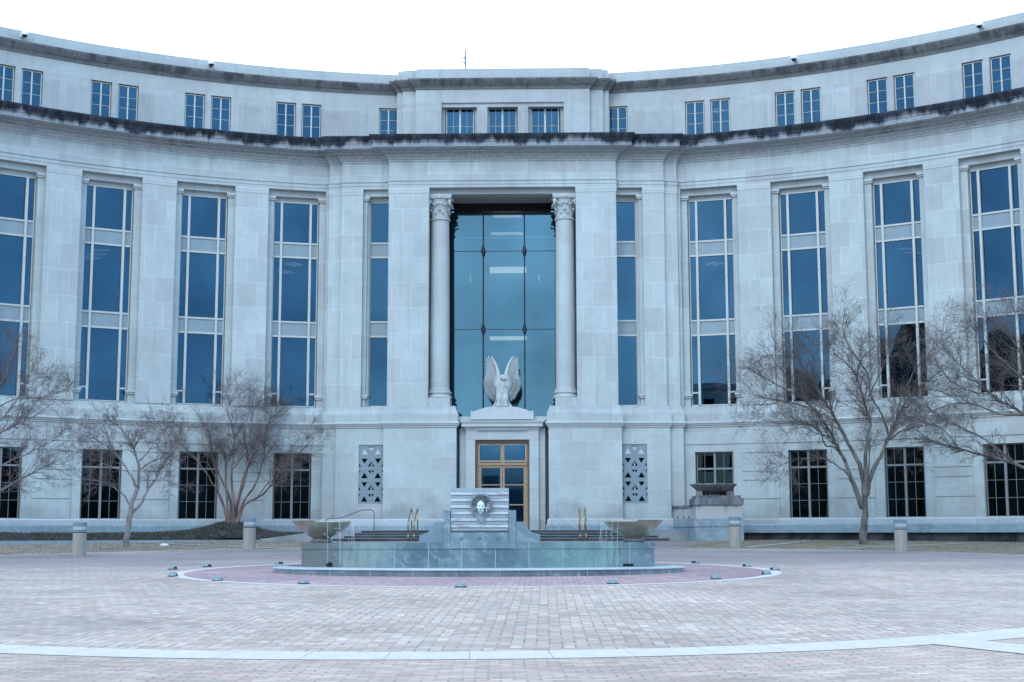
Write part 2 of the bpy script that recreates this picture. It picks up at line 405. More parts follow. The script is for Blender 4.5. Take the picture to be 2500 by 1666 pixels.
# plinth of grey marble, ledge and moulding above it
sweep2([side_l, side_r], [(-.6,1.0),(.16,1.0),(.16,1.93),(.13,2.0),(-.6,2.0)], 'marble_plinth', M['marble'])
sweep2([side_l, side_r], [(-.6,2.003),(.10,2.003),(.10,2.22),(.03,2.29),(-.6,2.29)], 'marble_base_course', marble('upper_plinth_marble', (.40,.44,.46), (.5,.54,.56), 2.4, 5, joint=(.5,.53,.55)))
# string moulding between ground storey and piers
sweep2([side_l, side_r], [(-.6,6.96),(.05,6.96),(.05,7.02),(.10,7.05),(.13,7.12),(.17,7.15),(.17,7.20),(.13,7.235),(-.6,7.235)], 'string_moulding', M['stone_plain'])
sweep2([side_l, side_r], [(-.9,7.238),(.08,7.238),(.08,7.66),(.05,7.74),(0,7.84),(-.04,7.96),(-.06,8.06),(-.9,8.06)], 'sill_course', M['stone_base'])
# architrave, frieze, cornice
sweep2([full], [(-1.2,19.60),(.02,19.60),(.02,19.76),(.045,19.765),(.045,19.95),(.09,19.955),(.09,20.02),(-1.2,20.02)], 'architrave', M['stone_frieze'])
sweep2([full], [(-.5,20.023),(.0,20.023),(.0,20.98),(.05,21.02),(.05,21.10),(-.5,21.10)], 'frieze', M['stone_frieze'])
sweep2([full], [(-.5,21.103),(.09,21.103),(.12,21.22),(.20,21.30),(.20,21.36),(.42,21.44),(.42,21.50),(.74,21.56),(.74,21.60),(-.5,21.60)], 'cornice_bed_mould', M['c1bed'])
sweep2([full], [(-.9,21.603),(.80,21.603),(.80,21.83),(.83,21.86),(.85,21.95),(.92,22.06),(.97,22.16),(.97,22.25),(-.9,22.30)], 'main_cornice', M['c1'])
# attic storey
RA = 39.95
xa = 5.70
def attic():
    left = arcpts(RA, -TE, -math.asin(xa/RA), 80)
    return left+[(-xa, 73.62), (-5.38, 73.62), (-5.38, 73.42), (-4.66, 73.42), (-4.66, 73.2)]
af = attic(); af = af+mirror(af)
sweep2([af], [(-.5,24.42),(.0,24.42),(.0,25.16),(-.5,25.16)], 'attic_frieze', M['stone_parapet'])
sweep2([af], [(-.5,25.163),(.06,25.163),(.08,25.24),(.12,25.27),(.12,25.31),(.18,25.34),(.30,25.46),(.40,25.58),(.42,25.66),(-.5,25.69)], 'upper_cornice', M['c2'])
sweep2([af], [(-.8,25.693),(.02,25.693),(.02,26.12),(-.02,26.14),(-.02,26.30),(-.10,26.34),(-.8,26.34)], 'parapet', M['stone_parapet'])
b = MB(); b.arcbox(-TE, -.20, RA+.4, 56, 25.6, 25.66); b.arcbox(.20, TE, RA+.4, 56, 25.6, 25.66); b.box(-7.9, 7.9, 74.3, 90, 25.62, 25.68)
b.build('roof_deck', M['soffit'], CH)

# ground storey walls with window openings and grooved courses
HG = .931+.05
grooves = [(2.30,3.22),(3.27,4.17),(4.21,4.63),(4.67,5.57),(5.61,6.04),(6.08,6.95)]
for s in (-1, 1):
    cs = [TH0+DTH*k for k in range(NB)]
    edges = [tj]
    for c in cs: edges += [c-HG/RF, c+HG/RF]
    edges += [TE]
    for i in range(0, len(edges), 2):
        a, c = edges[i], edges[i+1]
        gw = MB(); gr = MB(); gw.arcbox(min(s*a,s*c), max(s*a,s*c), RF+.03, RF+.62, 2.293, 6.957); gw = gw.build('ground_storey_wall', M['stone_base'], CH)
        aa = a+(.012 if i else 0); cc = c-.012
        if cc-aa > .004:
            for z0, z1 in grooves[:5]: gr.arcbox(min(s*aa,s*cc), max(s*aa,s*cc), RF-.015, RF+.028, z0, z1)
            gr.build('grooved_courses', M['stone_base'], gw, org=(0,0,0))
    for c in cs:
        a, e = s*c-HG/RF, s*c+HG/RF
        gw = MB(); gw.arcbox(a, e, RF+.033, RF+.62, 5.69, 6.955); gw.build('window_lintel', M['stone_base'], CH)
    # smooth lintel course over everything
    gr = MB(); gr.arcbox(min(s*tj,s*TE), max(s*tj,s*TE), RF-.015, RF+.028, *grooves[5]); gr.build('lintel_course', M['stone_base'], CH)
# piers between the tall windows
HR = 1.52
for s in (-1, 1):
    cs = [TH0+DTH*k for k in range(NB)]
    ed = [tj]
    for c in cs: ed += [c-HR/RF, c+HR/RF]
    ed += [TE]
    for i in range(0, len(ed), 2):
        a, c = sorted((s*ed[i], s*ed[i+1]))
        pw = MB(); pw.arcbox(a, c, RF, RF+1.15, 8.063, 19.598); pw = pw.build('pier', M['stone'], CH)
        cap = MB(); cap.arcbox(a-.0002, c+.0002, RF-.02, RF+.3, 19.31, 19.44); cap.arcbox(a-.0004, c+.0004, RF-.03, RF+.3, 19.439, 19.597); cap.build('capital', M['stone_plain'], pw, org=(0,0,0))
    for c in cs:
        for q in (-1, 1):
            a, e = sorted((s*c+q*1.20/RF, s*c+q*(HR-.003)/RF))
            jb = MB(); cap = MB(); jb.arcbox(a, e, RF+.34, RF+1.1, 8.063, 19.05); jb = jb.build('window_reveal', M['stone'], CH)
            a2, e2 = sorted((s*c+q*1.13/RF, s*c+q*(HR-.005)/RF))
            cap.arcbox(a2, e2, RF+.26, RF+.7, 19.053, 19.14); cap.arcbox(a2-.0006, e2+.0006, RF+.20, RF+.7, 19.143, 19.27)
            cap.build('capital', M['stone_plain'], jb, org=(0,0,0)); cap = MB()
            cap.arcbox(a2, e2, RF+.26, RF+.7, 8.50, 8.60); cap.arcbox(a2-.0008, e2+.0008, RF+.20, RF+.7, 8.60, 8.72); cap.build('base', M['stone_plain'], jb, org=(0,0,0))
        a, e = s*c-(HR-.002)/RF, s*c+(HR-.002)/RF
        jb = MB(); jb.arcbox(a, e, RF+.30, RF+1.1, 19.275, 19.597); jb.arcbox(a, e, R0-.06, R0+.4, 19.053, 19.28); jb.build('window_head', M['stone'], CH)
# attic piers: pairs of windows per bay, one single next to the portal
WA = .484+.04; OA = .679
ops = [(-1*(.1565), 1), (.1565, 1)]
aop = []
for s in (-1, 1):
    aop.append((s*.1560-WA/RA, s*.1560+WA/RA))
    for k in range(NB):
        c = s*(TH0+DTH*k)
        for q in (-1, 1): aop.append((c+(q*OA-WA)/RA, c+(q*OA+WA)/RA))
for s in (-1, 1):
    sel = sorted([(abs(a), abs(c)) if s > 0 else (abs(c), abs(a)) for a, c in aop if (a+c)*s > 0])
    cur = math.asin(xa/RA)
    for a, c in sel+[(TE, TE)]:
        if a-cur > .0008:
            aw = MB(); aw.arcbox(min(s*cur,s*a), max(s*cur,s*a), RA, RA+.5, 22.30, 24.417)
            if a-cur > .03:               # raised panel strips between the pairs
                w_ = a-cur; aw.arcbox(min(s*(cur+.22*w_),s*(cur+.30*w_)), max(s*(cur+.22*w_),s*(cur+.30*w_)), RA-.02, RA+.1, 22.31, 24.40)
                aw.arcbox(min(s*(cur+.70*w_),s*(cur+.78*w_)), max(s*(cur+.70*w_),s*(cur+.78*w_)), RA-.02, RA+.1, 22.31, 24.40)
            aw.build('attic_pier', M['stone_attic'], CH)
        cur = c
    for a, c in sel: aw = MB(); aw.arcbox(min(s*a,s*c), max(s*a,s*c), RA+.02, RA+.5, 22.30, 22.57); aw.build('sill', M['stone_attic'], CH)
for s in (-1, 1):
    aw = MB()
    for x0, x1, y in ((5.38,xa,73.62),(4.66,5.38,73.42),(3.27,4.66,73.2)):
        aw.box(min(s*x0,s*x1), max(s*x0,s*x1), y, 74.6, 22.30, 24.417)
    aw.build('attic_wall', M['stone_attic'], CH)
for x0, x1 in ((-1.37,-.82),(.82,1.37)): aw = MB(); aw.box(x0, x1, 73.27, 74.2, 22.30, 24.20); aw.build('attic_pier', M['stone_attic'], CH)
for x0, x1 in ((-3.268,-3.10),(3.10,3.268),(-1.50,-1.372),(-.818,-.78),(.78,.818),(1.372,1.50)): aw = MB(); aw.box(x0, x1, 73.55, 74.2, 22.30, 24.20); aw.build('window_jamb', M['stone_attic'], CH)
aw = MB(); aw.box(-3.268, 3.268, 73.30, 74.2, 24.203, 24.417); aw.build('window_lintel', M['stone_attic'], CH)

# ------------------------------------------------------------------ portal block
for s in (-1, 1):
    pb = MB(); pm = MB(); pc = MB()
    X = lambda a, c: (min(s*a, s*c), max(s*a, s*c))
    pm.box(*X(2.37,6.12), 72.42, 74.2, 2.293, 6.957)                       # ground block under columns and pier
    pb.box(*X(8.62,9.32), 72.94, 74.4, 2.293, 6.957); pb.box(*X(7.42,8.62), 72.74, 74.4, 2.293, 6.957)
    pb.box(*X(6.123,7.42), 72.74, 74.4, 6.085, 6.957); pb.box(*X(6.123,7.42), 72.74, 74.4, 2.293, 3.065)
    pc.box(*X(8.5,9.2), 73.02, 74.4, 8.063, 19.598); pc.box(*X(7.37,8.5), 72.82, 74.4, 8.063, 19.598)
    pc.box(*X(3.86,5.97), 72.5, 75.6, 8.063, 19.598)
    pc.box(*X(7.17,7.368), 73.12, 74.4, 8.063, 19.05); pc.box(*X(5.973,7.366), 73.08, 74.4, 19.275, 19.597)
    pc.box(*X(7.06,7.168), 73.30, 74.4, 8.063, 19.272)
    # flared foot blocks under columns
    pc.box(*X(2.72,3.857), 72.55, 74.2, 8.063, 8.50)
    pc.box(*X(5.973,7.05), 73.5, 73.9, 19.053, 19.28)
    pm.build('portal_base_wall', M['stone_main'], CH); pb.build('portal_side_wall', M['stone_base'], CH); pc.build('portal_pier', M['stone'], CH)
for s in (-1, 1):
    b = MB(); X = lambda a, c: (min(s*a, s*c), max(s*a, s*c))
    for xa_, xb_, yf in ((3.84,5.975,72.5),(7.36,8.5,72.82),(8.53,9.2,73.02)):
        b = MB()
        for d0, z0, z1 in ((.02,19.31,19.44),(.03,19.437,19.597)): b.box(*X(xa_, xb_+d0), yf-d0, yf+.5, z0, z1)
        b.build('portal_capital', M['stone_plain'], CH)
    b = MB(); b.box(*X(7.08,7.36), 73.02, 73.6, 19.053, 19.14); b.box(*X(7.04,7.36), 72.98, 73.6, 19.139, 19.27); b.build('jamb_capital', M['stone_plain'], CH); b = MB()
    b.box(*X(7.08,7.36), 73.02, 73.6, 8.50, 8.60); b.box(*X(7.04,7.36), 72.98, 73.6, 8.599, 8.72)
    b.build('jamb_base', M['stone_plain'], CH)
# lintel behind the architrave, soffit over the hall glass
b = MB(); b.box(-3.857, 3.857, 72.95, 73.6, 19.34, 19.597); b.build('portal_lintel', M['stone_plain'], CH)
b = MB(); b.box(-3.857, 3.857, 73.603, 75.6, 19.40, 19.597); b.build('portal_soffit', M['soffit'], CH)
# hall behind the glass
b = MB(); b.box(-3.857,-2.90, 75.60, 85, 6.4, 19.5); b.box(2.90, 3.857, 75.60, 85, 6.4, 19.5); b.box(-3.85, 3.85, 85, 85.3, 1.2, 19.5)
b.box(-3.85, 3.85, 75.7, 85, 19.55, 19.7)
b.build('hall_walls', M['inner'], CH)
b = MB(); b.box(-2.9,2.9, 79, 85, 7.2, 7.6); b.box(-2.9,2.9, 80, 85, 11.6, 12.1); b.box(-2.9,2.9, 80, 85, 15.9, 16.4)
b.box(-1.75,-1.55, 80.5, 81, 7.6, 11.6); b.box(1.55,1.75, 80.5, 81, 7.6, 11.6)
for i in range(25): b.box(-1.8+i*.15-.01, -1.8+i*.15+.01, 80.0, 80.03, 9.9, 11.2)
b.build('hall_floors', M['spandrel'], CH)
b = MB()
b.box(-3.5,3.5, 75.35, 75.5, 18.98, 19.40); b.box(-2.90,-2.80, 75.40, 75.6, 7.5, 18.98); b.box(2.80,2.90, 75.40, 75.6, 7.5, 18.98)
b.box(-3.857,-2.903, 75.45, 75.598, 7.3, 18.98); b.box(2.903,3.857, 75.45, 75.598, 7.3, 18.98)
b.build('glass_wall_surround', M['void'], CH)
gwall = MB(); gwall.box(-2.797, 2.797, 75.50, 75.53, 7.5, 18.978)
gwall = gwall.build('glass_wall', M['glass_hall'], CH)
for x in (-1.12, 1.12):
    b = MB(); b.tube([(x,75.33,7.4),(x,75.33,19.3)], .032, 8)
    for z in (16.77, 12.47): b.tube([(x,75.22,z-.22),(x,75.22,z+.22)], .075, 10); b.box(x-.12,x+.12,75.28,75.36,z-.09,z+.09)
    b.build('glass_wall_rod', M['steel'], CH)
for z in (16.77, 12.47): b = MB(); b.box(-2.79,2.79,75.46,75.497,z-.014,z+.014); b.build('glass_wall_joint', M['steel'], CH)
for z, y, xx, hh, mm in ((16.5,79.5,1.05,.16,'lamp_hi'),(12.55,79.5,1.05,.10,'lamp_hi'),(18.2,77.5,.9,.06,'lamp'),(19.3,78,.8,.05,'lamp')):
    b = MB(); b.box(.12-xx, .12+xx, y, y+.25, z-hh, z+hh); b.build('hall_light', M[mm], CH)
for x in (-.42, .62):
    b = MB(); b.ell((x,79.9,10.3), (.06,.06,.06)); b.build('hall_bulb', M['lamp_warm'], CH)
for x in (-1.9, 1.9):
    b = MB(); b.box(x-.03,x+.03,77,77.05,15.35,15.75); b.build('wall_light', M['lamp'], CH)
b = MB(); b.box(-2.366, 2.366, 72.95, 75.6, 7.33, 7.55); b.box(-3.3,3.3,73.9,75.597,6.9,7.32); b.build('portal_ledge', M['stone_plain'], CH)

# columns
def column(x):
    c = MB(); n = 32
    c.lathe((x,73.4,0), [(.58,8.905),(.545,8.99),(.525,9.10),(.52,9.4),(.52,11),(.515,13),(.505,15),(.49,16.8),(.475,17.95)], n)
    sh = c.build('column', stone_col, CH, smooth=True)
    bs = MB(); bs.lathe((x,73.4,0), [(.50,8.503),(.63,8.505),(.665,8.545),(.665,8.60),(.63,8.645),(.585,8.655),(.57,8.72),(.59,8.76),(.63,8.775),(.645,8.82),(.62,8.87),(.56,8.903),(.45,8.904)], n)
    bs.build('base', M['stone_plain'], sh, smooth=True, angle=radians(50))
    k = MB()
    k.lathe((x,73.4,0), [(.46,17.96),(.52,17.965),(.545,18.0),(.545,18.05),(.50,18.08),(.465,18.09),(.46,18.3),(.475,18.6),(.51,18.85),(.58,19.02),(.60,19.06)], n)
    for row, (z, r, h, m_) in enumerate(((18.10,.50,.42,8),(18.30,.53,.48,8))):
        for i in range(m_):
            a = 2*pi*(i+.5*row)/m_
            R = Matrix.Rotation(a, 3, 'Z')
            # acanthus leaf: a curved blade with a curled tip
            pts = []
            for q in range(7):
                t = q/6; pts.append((t, .03+.13*t**2.2+(.0 if t < .85 else .06), t*h-(0 if t < .85 else .05)))
            vs = []; fs = []
            for q, (t, o_, zz) in enumerate(pts):
                wd = .135*sin(pi*min(1, .28+.66*t))*(1+.10*sin(t*22))
                for e in (-1, -.5, 0, .5, 1):
                    v = R @ Vector((r-.03+o_-abs(e)*.03, e*wd, 0)); vs.append((x+v.x, 73.4+v.y, z+zz))
            for q in range(6):
                for e in range(4): fs.append((q*5+e, q*5+e+1, (q+1)*5+e+1, (q+1)*5+e))
            k.add(vs, fs)
            tip = R @ Vector((r+.15, 0, 0)); k.ell((x+tip.x, 73.4+tip.y, z+h-.05), (.085,.085,.05), nu=10, nv=6)
    for i in range(4):
        a = pi/4+i*pi/2
        for w_ in (-.16, .16):
            pts = []
            for q in range(22):
                t = q/21; rr = .5+.25*t
                aa = a+w_*(1-t)*2.2; pts.append((x+rr*cos(aa), 73.4+rr*sin(aa), 18.62+.36*t**.8))
            k.tube(pts, [.028]*22, 6)
        cx_, cy_ = x+.74*cos(a), 73.4+.74*sin(a)
        k.lathe((0,0,0), [(0,0)], 3) if False else None
        k.ell((cx_, cy_, 18.94), (.105,.105,.115), nu=12, nv=8)
        k.ell((cx_+.03*cos(a), cy_+.03*sin(a), 18.80), (.06,.06,.07), nu=10, nv=6)
        a2 = i*pi/2
        k.ell((x+.60*cos(a2), 73.4+.60*sin(a2), 19.15), (.11,.11,.10), nu=10, nv=8)
        for e in (-1, 1):
            k.ell((x+.56*cos(a2+e*.2), 73.4+.56*sin(a2+e*.2), 18.84), (.075,.075,.085), nu=10, nv=6)
    out_ = []
    for i in range(48):
        a = 2*pi*i/48; c4 = abs(cos(2*a)); out_.append((x+(.62+.24*(1-c4)**2.2)*cos(a), 73.4+(.62+.24*(1-c4)**2.2)*sin(a)))
    k.poly(out_, 19.09, 19.16)
    k.poly([(x+(p[0]-x)*1.05, 73.4+(p[1]-73.4)*1.05) for p in out_], 19.165, 19.335)
    k.build('capital', M['stone_plain'], sh, smooth=True, angle=radians(40))
stone_col = stone('limestone_column', (.50,.535,.54), 9, 2.35, .05, .5, .12)
for x in (-3.32, 3.28): column(x)

# ------------------------------------------------------------------ windows
def window(name, w_, h_, cols, rows, fw, bars, pane_m, frame_m, depth=.12, spand=None):
    """frame mesh as the part, glass (and opaque panels) as sub-parts; local origin bottom centre of the glass plane, -y looks out.
    cols / rows: list of (centre, half width) of bars."""
    f = MB(); y0, y1 = -depth, .05
    f.box(-w_-fw, -w_, y0, y1, -fw, h_+fw); f.box(w_, w_+fw, y0, y1, -fw, h_+fw)
    f.box(-w_, w_, y0, y1, -fw, 0); f.box(-w_, w_, y0, y1, h_, h_+fw)
    for c, hw, d in cols: f.box(c-hw, c+hw, -d, .04, .002, h_-.002)
    for c, hw, d, x0, x1 in rows: f.box(x0, x1, -d, .042, c-hw, c+hw)
    o = f.build(name, frame_m, CH, org=(0,0,0), uv=None)
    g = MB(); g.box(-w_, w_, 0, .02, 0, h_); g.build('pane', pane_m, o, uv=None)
    for zz in sorted({q[2] for q in (spand or [])}):
        g = MB()
        for x0, x1, z0, z1 in spand:
            if z0 == zz: g.box(x0, x1, -.045, -.004, z0, z1)
        g.build('spandrel_panel', M['spandrel'], o, uv=None)
    return o
def place(o, t, R, z):
    o.location = Vector((R*sin(t), CY+R*cos(t), z))-CH.location; o.rotation_euler = (0, 0, -t)
W = 1.164; z0 = 8.174; H = 19.0-z0
rows = []
for z in (16.83, 16.07, 12.60, 11.83): rows.append((z-z0, .045, .10, -W, W))
rows.append((8.80-z0, .04, .10, -W, -.83)); rows.append((8.80-z0, .04, .10, .83, W))
sp = []
for a, c in ((16.115,16.785),(11.875,12.555)):
    for x0, x1 in ((-W+.01,-.83),(-.70,.70),(.83,W-.01)): sp.append((x0, x1, a-z0, c-z0))
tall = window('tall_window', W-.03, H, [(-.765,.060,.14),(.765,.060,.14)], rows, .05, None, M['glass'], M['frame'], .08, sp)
tall['label'] = 'tall three-storey window between limestone piers'
first = True
for s in (-1, 1):
    for k in range(NB):
        o = tall if first else copy_tree(tall, CH); first = False
        place(o, s*(TH0+DTH*k), R0, z0)
# narrow tall windows beside the portal piers
sw = .54; rows = [(z-z0, .045, .10, -sw, sw) for z in (16.83, 16.07, 12.60, 11.83)]
narrow = window('narrow_window', sw, H, [], rows, .05, None, M['glass'], M['frame'], .08, [(-sw+.01, sw-.01, a-z0, c-z0) for a, c in ((16.115,16.785),(11.875,12.555))])
n2 = copy_tree(narrow, CH)
for o, x in ((narrow,-6.47),(n2,6.47)): o.location = Vector((x, 73.6, z0))-CH.location
# ground storey windows
gwz = 2.3225; gh = 5.634-gwz; gwid = .931
rows = [(gh*.755,.045,.07,-gwid,gwid), (gh*.505,.009,.03,-gwid,gwid), (gh*.255,.009,.03,-gwid,gwid)]
lowin = window('ground_window', gwid-.04, gh, [(0,.055,.09),(-.52,.009,.03),(.46,.009,.03)], rows, .04, None, M['glass_low'], M['frame_dk'], .05)
first = True
for s in (-1, 1):
    for k in range(NB):
        o = lowin if first else copy_tree(lowin, CH); first = False
        place(o, s*(TH0+DTH*k), 40.0, gwz)
# attic windows
ah = 24.332-22.60; awd = .484
rows = [(ah*.34,.009,.03,-awd,awd), (ah*.67,.009,.03,-awd,awd)]
att = window('attic_window', awd-.04, ah, [(0,.035,.06)], rows, .045, None, M['glass'], M['frame'], .05)
first = True
for s in (-1, 1):
    o = att if first else copy_tree(att, CH); first = False
    place(o, s*.1560, 40.10, 22.60)
    for k in range(NB):
        for q in (-1, 1):
            o = copy_tree(att, CH); place(o, s*(TH0+DTH*k)+q*OA/RA, 40.10, 22.60)
cw = window('portal_attic_window', .70, 1.90, [(0,.05,.08),(-.36,.009,.03),(.36,.009,.03)], [(.95,.009,.03,-.7,.7)], .05, None, M['glass'], M['frame'], .06)
for i, x in enumerate((-2.30, -.02, 2.27)):
    o = cw if i == 0 else copy_tree(cw, CH)
    o.location = Vector((x, 73.75, 22.30))-CH.location
# dark floors and back wall inside, ceiling lights seen through the glass
b = MB()
for s in (-1, 1):
    a, c = sorted((s*.235, s*TE)); b.arcbox(a, c, 47, 47.2, 1.2, 26.0)
    for z in (7.0, 11.9, 16.15, 20.2, 22.0): b.arcbox(a, c, R0+.5, 47, z, z+.3)
    a, c = sorted((s*(TE-.004), s*TE)); b.arcbox(a, c, RF+1.2, 47, 1.2, 26.0)
b.box(-9.3,-5.98, 76, 76.2, 1.2, 22); b.box(5.98,9.3, 76, 76.2, 1.2, 22)
b.build('interior_walls', M['dark'], CH)
def room_light(t, R, z, n_, ang, L_):
    m_ = MB()
    for i in range(n_):
        x, y = R*sin(t), CY+R*cos(t); d = Vector((cos(ang), sin(ang), 0)); e = Vector((-d.y, d.x, 0))
        c = Vector((x, y, z))+e*(i*.42)
        m_.add([c-d*L_-e*.06, c+d*L_-e*.06, c+d*L_+e*.06, c-d*L_+e*.06], [(0,1,2,3)])
        m_.add([c-d*L_-e*.06+Vector((0,0,.05)), c+d*L_-e*.06+Vector((0,0,.05)), c+d*L_+e*.06+Vector((0,0,.05)), c-d*L_+e*.06+Vector((0,0,.05))], [(3,2,1,0)])
    m_.build('ceiling_light', M['lamp_hi'], CH)
for t, R, z, n_, ang, L_ in ((-.515,42.0,16.05,1,0,.5),(-.515,43.2,16.05,1,0,.5),(-.515,44.4,16.05,1,0,.5),(-.27,42.2,16.05,2,1.1,.5),(-.275,44.6,16.05,2,1.1,.5),(.275,43.0,16.05,2,2.0,.5),(.51,43,16.05,1,0,.5),(.51,44.2,16.05,1,0,.5),(.287,41.3,24.1,2,2.2,.35)):
    room_light(t, R, z, n_, ang, L_)
# ------------------------------------------------------------------ entrance surround and doors
M['gap'] = paint('side_gap_shade', (.10,.14,.19), .5)  # shade inside the entrance side gaps, put into a dark paint
XC = -.02; LZ = 1.72                       # portal axis, landing level
b = MB()
for s in (-1, 1):
    X = lambda a, c: (min(XC+s*a, XC+s*c), max(XC+s*a, XC+s*c))
    b.box(*X(1.40,1.87), 72.72, 73.4, LZ, 6.33); b.box(*X(1.873,2.20), 72.95, 73.6, LZ, 6.93)
b.box(XC-1.87, XC+1.87, 72.72, 73.4, 6.333, 6.84)
b.build('entrance_surround', M['stone_main'], CH)
b = MB(); b.box(XC-2.34, XC-2.21, 73.3, 73.9, LZ, 7.3); b.box(XC+2.21, XC+2.36, 73.3, 73.9, LZ, 7.3); b.build('entrance_side_gap', M['gap'], CH)
pth = [(XC-1.87,73.3),(XC-1.87,72.72),(XC+1.87,72.72),(XC+1.87,73.3)]
b = MB(); b.sweep(pth, [(-.3,6.843),(.04,6.843),(.05,6.90),(.09,6.93),(.09,6.99),(.22,7.0),(.22,7.15),(.25,7.17),(.30,7.25),(.30,7.30),(-.3,7.31)])
n_ = 26
for i in range(n_):
    x = XC-1.25+2.5*i/(n_-1); b.box(x-.03, x+.03, 72.60, 72.70, 6.80, 6.92)
b.build('entrance_cornice', M['stone_plain'], CH)
# curved pediment block that carries the eagle
out_ = [(-1.62,7.36),(1.62,7.36),(1.62,7.76),(1.58,7.84),(1.55,7.76)]
for i in range(1, 12):
    t = i/12; x = 1.50-1.05*t; out_.append((x, 7.76+.27*(1-(1-t)**1.7)))
out_.append((.42,8.05)); out_.append((-.42,8.05))
for i in range(11, 0, -1):
    t = i/12; x = -(1.50-1.05*t); out_.append((x, 7.76+.27*(1-(1-t)**1.7)))
out_ += [(-1.55,7.76),(-1.58,7.84),(-1.62,7.76)]
b = MB(); b.prismy([(x+XC, z) for x, z in out_], 72.55, 73.2); b.box(XC-1.05, XC+1.05, 72.52, 72.548, 7.36, 7.45)
b.build('pediment_block', M['stone_plain'], CH)
# doors: brown reveal, bronze frame, two leaves, transom lights
b = MB(); b.box(XC-1.398, XC-1.30, 72.85, 73.25, LZ, 6.33); b.box(XC+1.30, XC+1.398, 72.85, 73.25, LZ, 6.33); b.box(XC-1.298, XC+1.298, 72.85, 73.25, 6.20, 6.33)
dr = b.build('entrance_doors', M['bronze_dk'], CH)
b = MB()
Y0 = 73.02
b.box(XC-1.297,XC-1.20,Y0,73.2,LZ,6.197); b.box(XC+1.20,XC+1.297,Y0,73.2,LZ,6.197); b.box(XC-1.197,XC+1.197,Y0,73.2,6.10,6.197)
b.box(XC-1.25,XC+1.25,Y0-.05,73.2,5.03,5.14); b.box(XC-1.19,XC+1.19,Y0+.01,73.2,5.19,5.28); b.box(XC-.10,XC+.10,Y0+.005,73.2,5.145,6.098)
for s in (-1, 1):
    X = lambda a, c: (min(XC+s*a, XC+s*c), max(XC+s*a, XC+s*c))
    b.box(*X(.012,.11), Y0+.02, 73.2, LZ+.01, 5.025); b.box(*X(1.09,1.195), Y0+.02, 73.2, LZ+.01, 5.025)
    b.box(*X(.113,1.087), Y0+.02, 73.2, 4.90, 5.025); b.box(*X(.113,1.087), Y0+.03, 73.2, 4.0, 4.05); b.box(*X(.113,1.087), Y0+.03, 73.2, 2.98, 3.03); b.box(*X(.113,1.087), Y0+.02, 73.2, LZ+.01, 2.1)
b.build('door_frame', M['bronze'], dr, org=(0,0,0))
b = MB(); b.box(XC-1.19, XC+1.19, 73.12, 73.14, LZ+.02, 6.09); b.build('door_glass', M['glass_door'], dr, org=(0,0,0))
b = MB()
for s in (-1, 1): b.tube([(XC+s*.16,72.98,2.7),(XC+s*.16,72.93,2.72),(XC+s*.16,72.93,3.25),(XC+s*.16,72.98,3.27)], .02, 6)
b.build('door_handle', M['brass'], dr, org=(0,0,0))
b = MB(); b.box(-2.3,2.3,76.5,76.7,LZ,6.9); b.box(-2.3,2.3,73.9,76.5,LZ-.1,LZ)
b.build('lobby_wall', M['inner'], CH)
b = MB(); b.box(-1.6,1.6,74.6,76.2,6.55,6.6); b.build('added_lobby_fill', emis('added_lobby_glow', (.85,.9,1), 13), CH)  # unseen glowing panel, added to brighten the door glass
b = MB(); b.box(.25,.95,76.3,76.35,1.9,3.9); b.box(-1.1,-.3,75.6,75.7,1.8,4.6); b.build('lobby_screen', M['gap'], CH)

